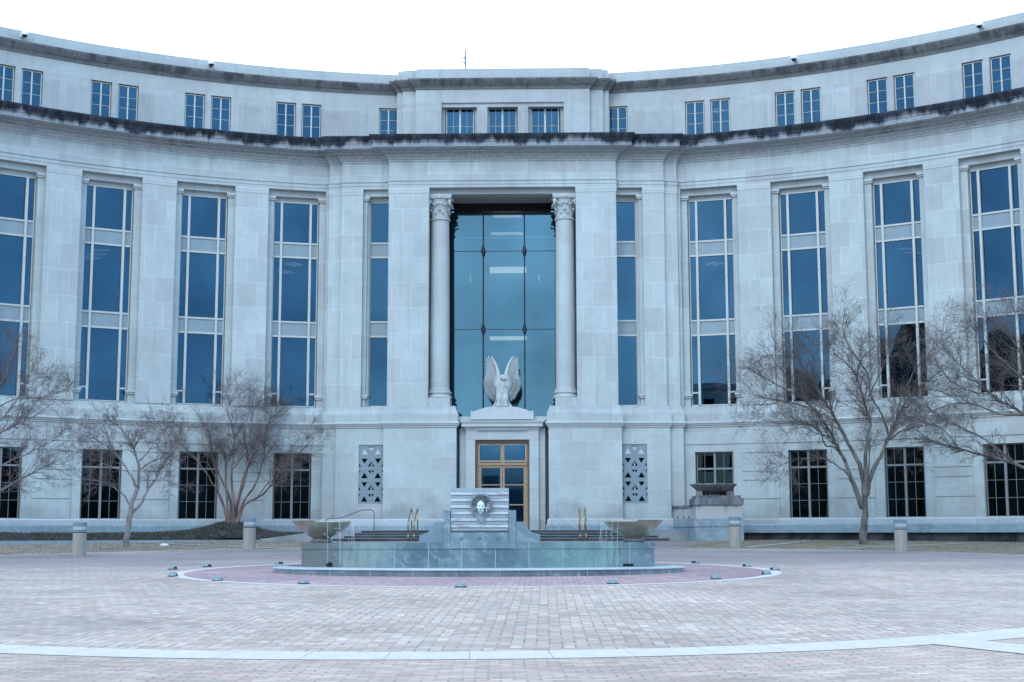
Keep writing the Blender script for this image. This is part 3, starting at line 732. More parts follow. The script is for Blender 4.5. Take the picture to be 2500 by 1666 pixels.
# ------------------------------------------------------------------ pierced metal grilles on the side bays
def grille(x0, x1):
    z0, z1 = 3.09, 6.06; W_ = x1-x0; out = []
    tri = []
    cx = (x0+x1)/2; q = .345; hw = .172
    def up(x, zb, zt): tri.append([(x-hw,zb),(x+hw,zb),(x,zt)])
    def dn(x, zb, zt): tri.append([(x-hw*.92,zt),(x,zb),(x+hw*.92,zt)])
    for s in (-1, 1):
        dn(cx+s*q,5.11,5.38); up(cx+s*q,4.37,4.66); dn(cx+s*q,3.92,4.17); up(cx+s*q,3.17,3.46)
    for xx in (cx, cx-.69, cx+.69): up(xx,4.97,5.25); dn(xx,4.54,4.77); up(xx,3.76,4.05); dn(xx,3.32,3.56)
    b = MB(); b.box(x0, x1, 72.86, 72.88, z0, z1); base = b
    # plate with real openings: horizontal slices clipped around the triangles
    zs = sorted({z0, z1} | {p[1] for t in tri for p in t} | {z0+(z1-z0)*i/110 for i in range(111)})
    pl_ = MB()
    for za, zb in zip(zs[:-1], zs[1:]):
        zm = (za+zb)/2; cuts = []
        for t in tri:
            lo = min(p[1] for p in t); hi = max(p[1] for p in t)
            if lo < zm < hi:
                base_z = t[0][1]; apex = [p for p in t if abs(p[1]-base_z) > 1e-6][0]
                bw_ = max(abs(p[0]-apex[0]) for p in t)
                f = lambda z: bw_*abs(apex[1]-z)/abs(apex[1]-base_z)
                cuts.append((apex[0], f(za), f(zb)))
        cuts.sort(); xl = [(x0, x0)]
        cl = lambda v_: min(x1, max(x0, v_))
        for c, fa, fb in cuts: xl += [(cl(c-fa), cl(c-fb)), (cl(c+fa), cl(c+fb))]
        xl.append((x1, x1))
        for i in range(0, len(xl), 2):
            (a0, a1), (c0, c1) = xl[i], xl[i+1]
            if c0-a0 < 1e-5 and c1-a1 < 1e-5: continue
            pl_.add([(a0,72.78,za),(c0,72.78,za),(c1,72.78,zb),(a1,72.78,zb),(a0,72.82,za),(c0,72.82,za),(c1,72.82,zb),(a1,72.82,zb)],
                    [(0,1,2,3),(4,7,6,5),(0,3,7,4),(1,5,6,2)])
    # framed edge and the blind upper triangles
    for a in ((x0-.02,x0,z0,z1),(x1,x1+.02,z0,z1),(x0,x1,z0-.02,z0),(x0,x1,z1,z1+.02)): pl_.box(a[0],a[1],72.76,72.83,a[2],a[3])
    o = pl_.build('grille', M['grille'], CH)
    b = MB(); b.box(x0, x1, 73.05, 73.1, z0, z1); b.build('shadow_back', M['void'], o, org=(0,0,0))
    b = MB(); b.box(cx-.04, cx+.04, 72.90, 72.93, z0, 5.3); b.build('inner_bar', M['frame'], o, org=(0,0,0))
    b = MB()
    for s in (-1, 1): b.prismy([(cx+s*q-.165,5.58),(cx+s*q+.165,5.58),(cx+s*q,5.88)], 72.765, 72.779)
    b.prismy([(cx-.15,5.95),(cx,5.76),(cx+.15,5.95)], 72.765, 72.779)
    b.build('raised_triangle', M['stone_plain'], o, org=(0,0,0))
    b = MB(); b.box(cx-.15, cx+.15, 72.755, 72.779, 5.96, 5.985); b.build('slot', M['void'], o, org=(0,0,0))
grille(-7.40,-6.15); grille(6.15,7.40)

# ------------------------------------------------------------------ eagle on the pediment
EG = thing('eagle_statue', (XC, 72.85, 8.05), 'pale carved eagle with both wings raised, perched on the block above the entrance', 'statue', world=False)
b = MB()
prof = [(.0,.02),(.22,.03),(.27,.20),(.30,.42),(.335,.68),(.33,.90),(.28,1.10),(.20,1.24),(.155,1.34),(.15,1.42),(.165,1.50),(.13,1.60),(0,1.65)]
b.lathe((0,0,0), prof, 24, sy=.72)
b.ell((.02,-.10,1.50), (.155,.19,.15), nu=14, nv=10)
b.tube([(.05,-.20,1.50),(.15,-.28,1.49),(.22,-.31,1.43),(.225,-.32,1.33)], [.08,.06,.04,.010], 8); b.ell((.10,-.30,1.40), (.05,.04,.05))       # hooked beak turned aside
b.box(-.02,.16,-.285,-.20,1.535,1.565)
random.seed(5)
for i in range(90):                                             # overlapping breast feathers
    a = -pi/2+random.uniform(-1.35,1.35); z = random.uniform(.45,1.32); r = .33 if z < 1.05 else .33-(z-1.05)*.55
    b.ell((r*cos(a)*.98, r*.72*sin(a)*.98, z), (.05,.025,.085), Matrix.Rotation(a+pi/2,3,'Z') @ Matrix.Rotation(.25,3,'X'), 6, 5)
for s in (-1, 1):                                               # feathered legs and talons
    b.ell((s*.16,-.16,.40), (.15,.14,.28), nu=12, nv=8); b.tube([(s*.17,-.20,.25),(s*.18,-.22,.06)], [.085,.075], 8)
    for t in (-.10,-.03,.04,.10): b.tube([(s*.18+t*.5,-.22,.08),(s*.18+t,-.32,.05),(s*.18+t*1.1,-.37,.0)], [.04,.032,.012], 6)
for i in range(7):                                              # tail behind the legs
    a = (i-3)*.11; b.ell((.16*(i-3)*.75,.02,.14), (.065,.05,.34), Matrix.Rotation(-a*1.7,3,'Y'), 8, 6)
eb = b.build('body', M['stone_plain'], EG, smooth=True, angle=radians(60), org=(0,0,0))
def wing(s):
    b = MB(); ox, oz = .20, 1.18
    def feather(a, r0, r1, y, wd, th=.035, bend=0):
        d = Vector((s*cos(a), 0, sin(a))); e = Vector((-d.z, 0, d.x)); vs = []; n_ = 9
        for q in range(n_):
            t = q/(n_-1); c = Vector((s*ox, y, oz))+d*(r0+(r1-r0)*t)+e*(bend*t*t)*s
            ww = wd*(.65+.35*t)*(1 if t < .8 else sqrt(max(0.02, 1-((t-.8)/.2)**2)))
            for e2, yy in ((-1,.012),(0,-th),(1,.012)): vs.append(c+e*ww*e2+Vector((0,yy,0)))
            vs.append(c+Vector((0,.04,0)))
        fs = []
        for q in range(n_-1):
            for k in range(4): fs.append((q*4+k, q*4+(k+1)%4, q*4+4+(k+1)%4, q*4+4+k))
        fs += [(0,1,2,3), (4*n_-4,4*n_-3,4*n_-2,4*n_-1)]
        b.add(vs, fs)
    # outline of the raised wing: long primaries up, short secondaries out and down
    def L(a):
        pts = [(-80,.98),(-60,.92),(-45,.80),(-11,.78),(16,.81),(38,.84),(50,1.02),(58,1.28),(64,1.52),(69,1.60),(73,1.58),(77,1.50)]
        a = math.degrees(a)
        for (a0, l0), (a1, l1) in zip(pts[:-1], pts[1:]):
            if a0 <= a <= a1: return l0+(l1-l0)*(a-a0)/(a1-a0)
        return pts[0][1] if a < pts[0][0] else pts[-1][1]
    for i in range(27):                                          # flight feathers
        a = radians(-80+156*(i/26.0)**.90); feather(a, .30, L(a), .03+.022*(i%2), .040 if i < 17 else .056, .065)
    for i in range(18):
        a = radians(-70+i*140/17.0); feather(a, .18, L(a)*.70, -.02+.02*(i%2), .042, .065)
    for i in range(15):
        a = radians(-60+i*128/14.0); feather(a, .08, L(a)*.46, -.07+.02*(i%2), .040, .065)
    for i in range(11):
        a = radians(-50+i*116/10.0); feather(a, .0, L(a)*.30, -.095, .06, .03)
    # leading edge from the shoulder to the tip
    pts = []; rr = []
    for q in range(12):
        t = q/11; pts.append((s*(ox-.03+.02*t+.36*t**2.6), -.03, oz-.06+1.47*t)); rr.append(.10*(1-t)+.04)
    b.tube(pts, rr, 10)
    b.ell((s*ox, -.05, oz-.02), (.20,.12,.28), nu=12, nv=8)
    b.build('wing', M['stone_plain'], EG, smooth=False, org=(0,0,0))
wing(-1); wing(1)

# ------------------------------------------------------------------ steps, landing, ramps
st = thing('entrance_steps', (0, 70, 1.2), 'low run of dark-edged grey stone steps and landing in front of the portal', 'steps', world=True)
k = N('dark_step_stone'); c = k.mix(k.ramp(k.noise(1.2, detail=6, sv=(1,1,3)), [(.35,0),(.7,1)]), (.012,.016,.022), (.06,.075,.085)); M['step'] = k.set(c, .6)  # mottled near-black stone for the risers
M['tread'] = paint('grey_step_edge', (.20,.235,.25), .5, .2, 1.5)  # grey treads, paler than the risers
k = N('landing_stone'); c = k.mix(k.ramp(k.noise(.8, detail=5), [(.35,0),(.7,1)]), (.19,.22,.235), (.28,.31,.325)); M['landing'] = k.set(c, .55)
for i, (hx, y0) in enumerate(((8.15,68.9),(7.65,69.3),(7.2,69.7),(6.9,70.1))):
    z1 = 1.2+.13*(i+1); b = MB(); b.box(-hx, hx, y0, 73.2 if i == 3 else [69.34,69.74,70.14][i] , 1.0, z1-.03 if i < 3 else z1-.03)
    o = b.build('step', M['step'], st); b = MB(); b.box(-hx, hx, y0-.025, 73.18 if i == 3 else [69.34,69.74,70.14][i], z1-.028, z1); b.build('tread', M['landing'] if i == 3 else M['tread'], o, org=(0,0,0))
for s in (-1, 1):                                                # side ramps slope away from the landing along the wings
    b = MB(); pts = [(6.903,1.715),(8.7,1.715),(12.2 if s < 0 else 9.35,1.25),(12.2 if s < 0 else 9.35,1.0),(6.903,1.0)]
    b.prismy([(s*x, z) for x, z in pts], 70.15, 72.9); b.build('ramp', M['landing'], st)

# ------------------------------------------------------------------ handrails
def rail(name, label, pts_list, r, m, group=None):
    p0 = pts_list[0][0]; t = thing(name, (p0[0], p0[1], gz(p0[1])), label, 'handrail', group, world=True)
    posts, top = pts_list[0], pts_list[1]
    b = MB(); b.tube(top, r, 8); b.build('rail', m, t, smooth=True)
    for a, c in pts_list[2]: b = MB(); b.tube([a, c], r*.95, 8); b.build('post', m, t, smooth=True)
def brass(x, label):
    for_pts = []
    for dx in (0,):
        top = [(x,68.75,1.55),(x,68.72,2.05),(x,68.76,2.12),(x,68.85,2.16),(x,70.15,2.72),(x,70.45,2.78),(x,70.55,2.72),(x,70.56,2.6)]
    rail('brass_handrail', label, [[(x,68.75)], top, [((x,68.75,1.2),(x,68.75,1.56)),((x,70.55,1.72),(x,70.55,2.62))]], .034, M['brass'], 'brass handrails on the entrance steps')
brass(-4.46, 'outer brass handrail left of the marble mask block, nearer the left bowl')
brass(-4.16, 'inner brass handrail left of the marble mask block, nearer the doors')
brass(3.86, 'inner brass handrail on the steps between the mask block and the right bowl')
brass(4.14, 'outer brass handrail on the steps beside the right bowl')
rail('ramp_handrail', 'thin curved brown handrail of the left ramp, above the left bowl',
     [[(-6.35,70.3)], [(-8.75,70.4,2.17),(-8.6,70.4,2.29),(-8.2,70.4,2.31),(-7.9,70.4,2.35),(-6.95,70.4,2.70),(-6.7,70.4,2.73),(-6.48,70.4,2.73),(-6.36,70.4,2.68),(-6.31,70.4,2.56),(-6.31,70.4,2.4)],
      [((-6.31,70.4,1.72),(-6.31,70.4,2.42)),((-8.75,70.4,1.5),(-8.75,70.4,2.18))]], .028, paint('brown_painted_steel', (.20,.17,.14), .4))

# ------------------------------------------------------------------ stained pedestal with its wide stone urn, right of the portal
k = N('mildewed_limestone'); z = k.sep(k.pos())[2]
f = k.math('ADD', k.math('MULTIPLY', k.math('SUBTRACT', k.noise(1, detail=6, sv=(3,3,.5)), .5), 2.4), k.ramp(z, [(0,0),(1,1)]))
hz = k.math('DIVIDE', k.math('SUBTRACT', z, 2.5), .9)
f = k.ramp(k.math('ADD', k.math('MULTIPLY', k.math('SUBTRACT', k.noise(1, detail=7, rough=.65, sv=(3.4,3.4,.6)), .5), 2.6), hz), [(.25,0),(.8,1)])
c = k.mix(f, (.42,.42,.42), (.075,.08,.09)); k.bump(k.noise(15), .3, .01); M['mildew'] = k.set(c, .9, spec=.2)
k = N('blackened_limestone'); c = k.mix(k.ramp(k.noise(1, detail=6, rough=.65, sv=(2.5,2.5,.8)), [(.38,0),(.66,1)]), (.085,.095,.11), (.24,.25,.26)); M['mildew_dk'] = k.set(c, .9, spec=.2)
k = N('urn_stone'); c = k.mix(k.ramp(k.noise(2.2, detail=7, rough=.65, sv=(1.5,1.5,.7)), [(.40,0),(.68,1)]), (.27,.25,.25), (.09,.095,.105)); k.bump(k.noise(18), .3, .01); M['urn'] = k.set(c, .9, spec=.2)
PX0, PX1, PY = 9.40, 11.62, 68.5
pd = thing('stone_pedestal', (10.5, 69.5, 1.2), 'stained stone pedestal with a low side wall, right of the steps under the wide urn', 'pedestal', world=True)
b = MB(); b.box(PX0, PX1, PY, 70.7, 2.24, 2.89); b.build('block', M['mildew'], pd)
b = MB(); b.box(PX0-.08, PX1+.08, PY-.08, 70.78, 2.893, 3.21); b.build('cap_stone', M['mildew_dk'], pd)
b = MB(); b.box(PX0+.03, PX1-.04, PY+.05, 70.6, 3.213, 3.34); b.build('plinth_step', M['mildew_dk'], pd)
b = MB(); b.poly([(PX0-.10,PY-.10),(PX1+.10,PY-.10),(PX1+.10,72.9),(PX0-.75,72.9)], 1.86, 2.237)
b.poly([(PX0-.05,PY-.06),(PX1+.05,PY-.06),(PX1+.05,72.9),(PX0-.70,72.9)], 1.0, 1.857); b.build('marble_foot', M['marble'], pd)
b = MB(); b.poly([(PX0,70.703),(PX0+.4,70.703),(PX0-.25,72.9),(PX0-.66,72.9)], 2.24, 2.80); b.build('side_wall', M['mildew'], pd)
b = MB(); b.poly([(PX0-.08,70.783),(PX0+.5,70.783),(PX0-.18,72.9),(PX0-.74,72.9)], 2.803, 2.92); b.build('wall_coping', M['mildew_dk'], pd)
b = MB()
for yy in (70.9, 71.6, 72.3):
    xx = PX0-.66*(yy-70.7)/2.2-.02; b.add([(xx-.02,yy-.05,2.26),(xx-.02,yy+.05,2.26),(xx-.02,yy+.01,2.46),(xx-.02,yy-.03,2.46),(xx-.05,yy,2.28)], [(0,1,2,3),(0,4,1),(1,4,2),(2,4,3),(3,4,0)])
b.build('bracket', M['steel'], pd)
ur = thing('stone_urn', (10.40, 69.6, 3.34), 'wide shallow grey stone urn with scrolled feet, standing on the stained pedestal', 'urn')
b = MB(); b.lathe((0,0,0), [(0,.14),(.30,.15),(.62,.20),(.86,.30),(1.0,.42),(1.10,.50),(1.13,.53),(1.13,.575),(1.08,.59),(1.0,.57),(.6,.50),(0,.48)], 40); b.build('bowl', M['urn'], ur, smooth=True, angle=radians(45))
b = MB(); b.lathe((0,0,0), [(0,0),(.42,0),(.42,.04),(.30,.10),(.32,.145),(0,.148)], 28); b.build('stem', M['urn'], ur, smooth=True, angle=radians(45))
for i, (dx, dy) in enumerate(((-.72,-.25),(.72,-.25),(-.62,.5),(.62,.5))):
    b = MB(); sg = 1 if dx > 0 else -1
    b.prismy([(dx-.16,0.002),(dx+.16,0.002),(dx+sg*.02+.15,.16),(dx+sg*.0+.13,.26),(dx-.13,.24),(dx-.15,.14)], dy-.18, dy+.18); b.build('foot', M['urn'], ur)
# retaining ledge along the right wing
tl = math.asin(11.9/39.2)
lg = thing('retaining_ledge', (18, 70, 1.2), 'long low marble ledge with a dark gap beneath, along the foot of the right wing', 'wall', world=True)
b = MB(); b.arcbox(tl, TE, 39.15, 39.55, 1.56, 1.69); b.build('marble_shelf', M['marble'], lg)
k = N('shaded_recess_concrete'); c = k.mix(k.ramp(k.noise(1.2, detail=6, sv=(1,1,.4)), [(.38,0),(.62,1)]), (.012,.013,.017), (.075,.08,.085)); M['recess_shade'] = k.set(c, .8)  # shade of the recess under the shelf, put into a near-black colour
b = MB(); b.arcbox(tl, TE, 39.38, 39.55, 1.0, 1.557); b.build('dark_face', M['recess_shade'], lg)

# ------------------------------------------------------------------ roof bits
ms = thing('antenna_mast', (-2.38, 80, 26.06), 'thin antenna mast on the roof left of the portal axis', 'antenna')
b = MB(); b.tube([(0,0,0),(0,0,3.7)], [.055,.04], 8); b.build('pole', M['frame_dk'], ms)
b = MB()
for z in (2.9, 3.2): b.box(-.28,.0,-.03,.03,z-.02,z+.02); b.box(-.29,-.25,-.04,.04,z-.10,z+.10); b.box(-.06,.06,-.06,.06,z-.10,z+.10)
b.build('aerial', M['frame_dk'], ms)
rr = thing('roof_rail', (-7.0, 78, 26.06), 'small pipe guard rail at a roof hatch, left of the raised parapet', 'railing')
b = MB(); b.tube([(-.22,0,0),(-.22,0,1.95)], .022, 6); b.tube([(.50,0,0),(.50,0,1.75)], .022, 6); b.tube([(-.22,0,1.75),(.50,0,1.75)], .022, 6); b.build('rail', M['frame'], rr)
b = MB(); b.tube([(-.95,0,0),(-1.02,0,1.95)], .022, 6); b.tube([(-.85,0.3,0),(-1.02,0,1.95)], .02, 6); b.build('brace', M['frame'], rr)
cp = ['white dome security camera on the parapet at the far left of the photo', 'white dome security camera on the left parapet, nearer the portal', 'white dome security camera on the right parapet, nearer the portal', 'white dome security camera on the parapet at the far right of the photo']
M['white'] = paint('white_plastic', (.8,.8,.8), .35, .03); M['lens'] = paint('black_dome', (.02,.02,.025), .1, .02)
cam0 = None
for i, t in enumerate((-.633,-.395,.395,.633)):
    if cam0 is None:
        c_ = thing('security_camera', (0,0,0), cp[0], 'security camera', 'security cameras on the parapet')
        b = MB(); b.box(-.10,.10,-.16,0,-.05,.12); b.box(-.05,.05,-.40,-.158,.03,.10); b.build('bracket', M['white'], c_)
        b = MB(); b.lathe((0,-.42,0), [(0,.13),(.12,.12),(.17,.06),(.175,-.02),(.16,-.06)], 20); b.build('housing', M['white'], c_, smooth=True)
        b = MB(); b.ell((0,-.42,-.06), (.125,.125,.12), nu=16, nv=10); b.build('dome', M['lens'], c_, smooth=True); cam0 = c_
    else: c_ = copy_tree(cam0); c_['label'] = cp[i]
    c_.location = (RA*sin(t), CY+(RA-.03)*cos(t), 26.0); c_.rotation_euler = (0,0,-t)
# ------------------------------------------------------------------ ground
FX, FY = .38, 37.35                                              # fountain centre
def paver(name, base, unit, rot, herring, var, joint):
    k = N(name); mp = k.n('ShaderNodeMapping'); mp.inputs['Rotation'].default_value = (0,0,rot); k.l(k.pos(), mp.inputs[0])
    x, y, _ = k.sep(mp.outputs[0]); m = k.math
    # laid by hand: nudge the lines a little
    x = m('ADD', x, m('MULTIPLY', m('SUBTRACT', k.noise(.35, detail=2), .5), .08)); y = m('ADD', y, m('MULTIPLY', m('SUBTRACT', k.noise(.31, detail=2), .5), .08))
    if herring:
        x = m('DIVIDE', x, unit); y = m('DIVIDE', y, unit); i = m('FLOOR', x); j = m('FLOOR', y)
        q = m('FLOORED_MODULO', m('SUBTRACT', i, j), 4.0); q = m('ROUND', q)
        is1 = m('COMPARE', q, 1.0, .1); is2 = m('COMPARE', q, 2.0, .1); ver = m('GREATER_THAN', q, 1.5)
        bi = m('SUBTRACT', i, is1); bj = m('SUBTRACT', j, is2)
        W_ = m('SUBTRACT', 2.0, ver); H_ = m('ADD', 1.0, ver)
    else:
        y = m('DIVIDE', y, unit); bj = m('FLOOR', y); x = m('DIVIDE', x, unit*1.9)
        x = m('ADD', x, m('MULTIPLY', bj, .5)); bi = m('FLOOR', x); ver = 0.0; W_ = 1.0; H_ = 1.0
    lx = m('SUBTRACT', x, bi); ly = m('SUBTRACT', y, bj)
    dx = m('MINIMUM', lx, m('SUBTRACT', W_, lx)); dy = m('MINIMUM', ly, m('SUBTRACT', H_, ly))
    if not herring: dx = m('MULTIPLY', dx, 1.9)
    d = m('MULTIPLY', m('MINIMUM', dx, dy), unit)
    cx = k.n('ShaderNodeCombineXYZ'); k.val(cx.inputs[0], bi); k.val(cx.inputs[1], bj); k.val(cx.inputs[2], ver)
    wn = k.n('ShaderNodeTexWhiteNoise'); k.l(cx.outputs[0], wn.inputs['Vector'])
    ids = wn.outputs['Value']; col = wn.outputs['Color']
    c = k.mix(k.ramp(ids, [(0,0),(1,1)]), tuple(v*(1-var) for v in base), tuple(v*(1+var*.6) for v in base))
    sr = k.n('ShaderNodeSeparateColor'); k.l(col, sr.inputs[0])
    c = k.mix(m('MULTIPLY', k.ramp(sr.outputs[1], [(.55,0.0),(1,1)]), .55), c, (base[0]*1.02, base[1]*.80, base[2]*.80))
    c = k.mix(m('MULTIPLY', k.ramp(sr.outputs[2], [(.70,0.0),(1,1)]), .45), c, (base[0]*.74, base[1]*.80, base[2]*.86))
    c = k.mix(1, c, k.ramp(k.noise(.22, detail=6, rough=.65), [(.32,.72),(.64,1.07)]), 'MULTIPLY')
    c = k.mix(1, c, k.ramp(k.noise(7, detail=5), [(.3,.92),(.7,1.05)]), 'MULTIPLY')
    # trodden grime beyond the fountain and to the right
    px, py, _ = k.sep(k.pos())
    dn_ = k.noise(.13, detail=5, rough=.6, sv=(.5,1.7,1))
    far = m('MULTIPLY', k.ramp(m('DIVIDE', py, 60.0), [(.60,0.0),(.78,1.0)]), k.ramp(dn_, [(.34,.45),(.56,1.0)]))
    side = m('MULTIPLY', k.ramp(m('DIVIDE', m('ABSOLUTE', m('SUBTRACT', px, 1.5)), 20.0), [(.12,0.0),(.55,1.0)]), k.ramp(k.noise(.30, detail=5, rough=.6, sv=(.5,1.6,1)), [(.40,0.0),(.58,1.0)]))
    c = k.mix(m('MULTIPLY', side, .42), c, (base[0]*.50, base[1]*.58, base[2]*.72))
    c = k.mix(m('MULTIPLY', far, .85), c, (base[0]*.30, base[1]*.35, base[2]*.44))
    J = k.ramp(m('DIVIDE', d, .021), [(.25,1.0),(.9,0.0)])
    J2 = m('MULTIPLY', J, m('ADD', .35, m('MULTIPLY', sr.outputs[0], .75)))
    c = k.mix(m('MULTIPLY', J2, k.ramp(k.noise(2.0, detail=3), [(.35,.25*joint),(.65,joint)])), c, (base[0]*.30, base[1]*.31, base[2]*.33))
    k.bump(m('ADD', m('MULTIPLY', m('SUBTRACT', 1.0, J), 1.0), m('MULTIPLY', ids, .7)), .6, .008)
    return k.set(c, .8, spec=.25)
M['pave_in'] = paver('herringbone_pavers', (.605,.468,.385), .155, .0, True, .28, 1.0)
M['pave_out'] = paver('running_bond_pavers', (.60,.45,.365), .13, -.03, False, .25, .9)
M['pave_red'] = paver('red_ring_pavers', (.50,.34,.335), .12, .0, True, .30, .9)
k = N('light_granite_band'); c = k.mix(k.ramp(k.noise(5, detail=7, rough=.7), [(.35,0),(.65,1)]), (.56,.49,.44), (.66,.58,.52)); M['band'] = k.set(c, .7, spec=.3)
def sheet_pts(name, m, pts, z=0.0, grid=None, label=None):
    me = bpy.data.meshes.new(name); me.from_pydata([(p[0], p[1], gz(p[1])+z) for p in pts], [], [tuple(range(len(pts)))])
    me.materials.append(m); o = bpy.data.objects.new(name, me); COL.objects.link(o); o['kind'] = 'structure'; return o
def strip(name, m, inner, outer, z, zf=None, kind='structure'):
    n = len(inner); v = [(p[0],p[1],(zf or gz)(p[1])+z) for p in inner]+[(p[0],p[1],(zf or gz)(p[1])+z) for p in outer]
    me = bpy.data.meshes.new(name); me.from_pydata(v, [], [(i,i+1,n+i+1,n+i) for i in range(n-1)]); me.materials.append(m)
    me.polygons.foreach_set('use_smooth', [True]*len(me.polygons))
    import bmesh
    bm = bmesh.new(); bm.from_mesh(me); bmesh.ops.recalc_face_normals(bm, faces=bm.faces)
    if sum(f.normal.z*f.calc_area() for f in bm.faces) < 0: bmesh.ops.reverse_faces(bm, faces=bm.faces)
    bm.to_mesh(me); bm.free()
    o = bpy.data.objects.new(name, me); COL.objects.link(o); o['kind'] = kind; return o
def ringpts(R, n=160, a0=0, a1=2*pi, c=(FX,FY), sy=1): return [(c[0]+R*sin(a0+(a1-a0)*i/n), c[1]-R*sy*cos(a0+(a1-a0)*i/n)) for i in range(n+1)]
# base ground to the horizon, following the gentle rise
ys = [-1500,-200,-60,0,50,60,70,120,400,1500]; v = []; f = []
for y in ys:
    for x in (-1500, 1500): v.append((x, y, gz(y)-.012 if y > -60 else gz(-60)-.012))
for i in range(len(ys)-1): f.append((2*i, 2*i+1, 2*i+3, 2*i+2))
k = N('dry_winter_turf')
n1 = k.noise(.5, detail=7, rough=.65); n2 = k.noise(9, detail=6, rough=.7)
c = k.mix(k.ramp(n1, [(.38,0),(.62,1)]), (.36,.285,.24), (.26,.215,.18)); c = k.mix(k.ramp(n2, [(.35,0),(.7,1)]), c, (.42,.35,.30)); c = k.mix(k.ramp(k.math('DIVIDE', k.sep(k.pos())[0], 10.0), [(.0,0.0),(.5,.75)]), c, k.mix(n1, (.13,.135,.09), (.22,.20,.15)))
c = k.mix(k.math('MULTIPLY', k.ramp(k.noise(.9, detail=5), [(.52,0),(.68,1)]), .7), c, (.10,.12,.05)); k.bump(n2, .6, .03); M['turf'] = k.set(c, .95, spec=.1)
me = bpy.data.meshes.new('ground'); me.from_pydata(v, [], f); me.materials.append(M['turf']); o = bpy.data.objects.new('ground', me); COL.objects.link(o); o['kind'] = 'structure'
RB = 21.1
# outer paving: everything this side of the plaza circle and out to the sides
def gstrip(name, m, x0, x1, y0, y1, z):
    yy = [y0+(y1-y0)*i/12 for i in range(13)]
    return strip(name, m, [(x0,y) for y in yy], [(x1,y) for y in yy], z)
gstrip('outer_paving', M['pave_out'], -60, 60, -60, 45.8, -.004)
# the round plaza, built as concentric rings so it follows the slope
def disc(name, m, R0_, R1_, z, k_=8, a0=0, a1=2*pi, n=160, sy=1, c=(FX,FY)):
    vs = []; fs = []
    for j in range(k_+1):
        for p in ringpts(R0_+(R1_-R0_)*j/k_, n, a0, a1, c, sy): vs.append((p[0], p[1], gz(p[1])+z))
    for j in range(k_):
        for i in range(n): fs.append((j*(n+1)+i, j*(n+1)+i+1, (j+1)*(n+1)+i+1, (j+1)*(n+1)+i))
    me = bpy.data.meshes.new(name); me.from_pydata(vs, [], fs); me.materials.append(m)
    o = bpy.data.objects.new(name, me); COL.objects.link(o); o['kind'] = 'structure'
    if len(me.polygons) and me.polygons[0].normal.z < 0: me.flip_normals()
    return o
disc('plaza_paving', M['pave_in'], 7.7, RB+.02, .0, 12)
def band_mat(name, nseg):
    k = N(name); P = k.sep(k.pos()); a = k.math('ARCTAN2', k.math('SUBTRACT', P[0], FX), k.math('SUBTRACT', FY, P[1]))
    f = k.math('FRACT', k.math('MULTIPLY', a, nseg/(2*pi))); f = k.math('ABSOLUTE', k.math('SUBTRACT', f, .5))
    j = k.math('GREATER_THAN', f, .4945)
    c = k.mix(k.ramp(k.noise(5, detail=7, rough=.7), [(.35,0),(.65,1)]), (.56,.49,.44), (.67,.585,.525))
    c = k.mix(k.math('MULTIPLY', j, .8), c, (.12,.12,.13)); return k.set(c, .7, spec=.3)
M['band_o'] = band_mat('granite_band_outer', 150); M['band_i'] = band_mat('granite_band_ring', 52)
disc('plaza_margin', M['pave_in'], RB+.02, RB+.80, .0, 1, a0=radians(60), a1=radians(300))
AX, AY, AR = .2, 28.5, 12.7
ai = ringpts(AR-.42, 90, -radians(82), radians(82), (AX,AY)); ao = ringpts(AR+.42, 90, -radians(82), radians(82), (AX,AY))
strip('granite_band', M['band_o'], ai, ao, .008)
fr = [(-60,ao[0][1])]+ao+[(60,ao[-1][1])]; rows_ = 14
for q in range(1): pass
vs = []; fs = []; nf = len(fr)
for j in range(rows_+1):
    for x, y in fr: yy = y+(-60-y)*(j/rows_)**1.5; vs.append((x+(x*.6)*(j/rows_)*(1 if abs(x) < 50 else 0), yy, gz(yy)+.003))
for j in range(rows_):
    for i in range(nf-1): fs.append((j*nf+i, (j+1)*nf+i, (j+1)*nf+i+1, j*nf+i+1))
me = bpy.data.meshes.new('front_paving'); me.from_pydata(vs, [], fs); me.materials.append(M['pave_out'])
o = bpy.data.objects.new('front_paving', me); COL.objects.link(o); o['kind'] = 'structure'
disc('ring_band', M['band_i'], 7.50, 7.80, .005, 1)
disc('red_ring_paving', M['pave_red'], 0.5, 7.52, .001, 8)
# band that runs off to the lower right of the plaza circle
sa = radians(31.5); dd = Vector((sin(sa),-cos(sa))); nn_ = Vector((cos(sa), sin(sa)))*.43
a = [Vector((AX,AY))+dd*t for t in (AR+.36, AR+2, AR+5, AR+10)]
strip('granite_spoke', M['band'], [tuple(p-nn_) for p in a], [tuple(p+nn_) for p in a], .012)
k = N('pale_concrete_walk'); c = k.mix(k.ramp(k.noise(2, detail=6), [(.35,0),(.7,1)]), (.36,.37,.36), (.48,.49,.48)); M['walk'] = k.set(c, .85)
# back edge walk: pale concrete between paving and lawn, and two walks through the lawns
disc('edge_walk', M['walk'], RB+.80, RB+1.05, .003, 1, a0=radians(118), a1=radians(242))
def walk(name, p, q, wd):
    d = (Vector(q)-Vector(p)); n_ = Vector((d.y,-d.x)).normalized()*wd/2
    pts = [Vector(p)+d*t/8 for t in range(9)]
    strip(name, M['walk'], [tuple(a+n_) for a in pts], [tuple(a-n_) for a in pts], .012)
walk('garden_path', (-8.4,57.8), (-17.0,67.2), .45); walk('garden_path', (13.2,56.4), (20.5,63.5), .4); walk('garden_path', (10.4,58.6), (14.2,66.8), .4)
disc('forecourt_paving', M['pave_in'], RB+1.0, 33.0, .002, 8, a0=radians(161), a1=radians(199), n=40)

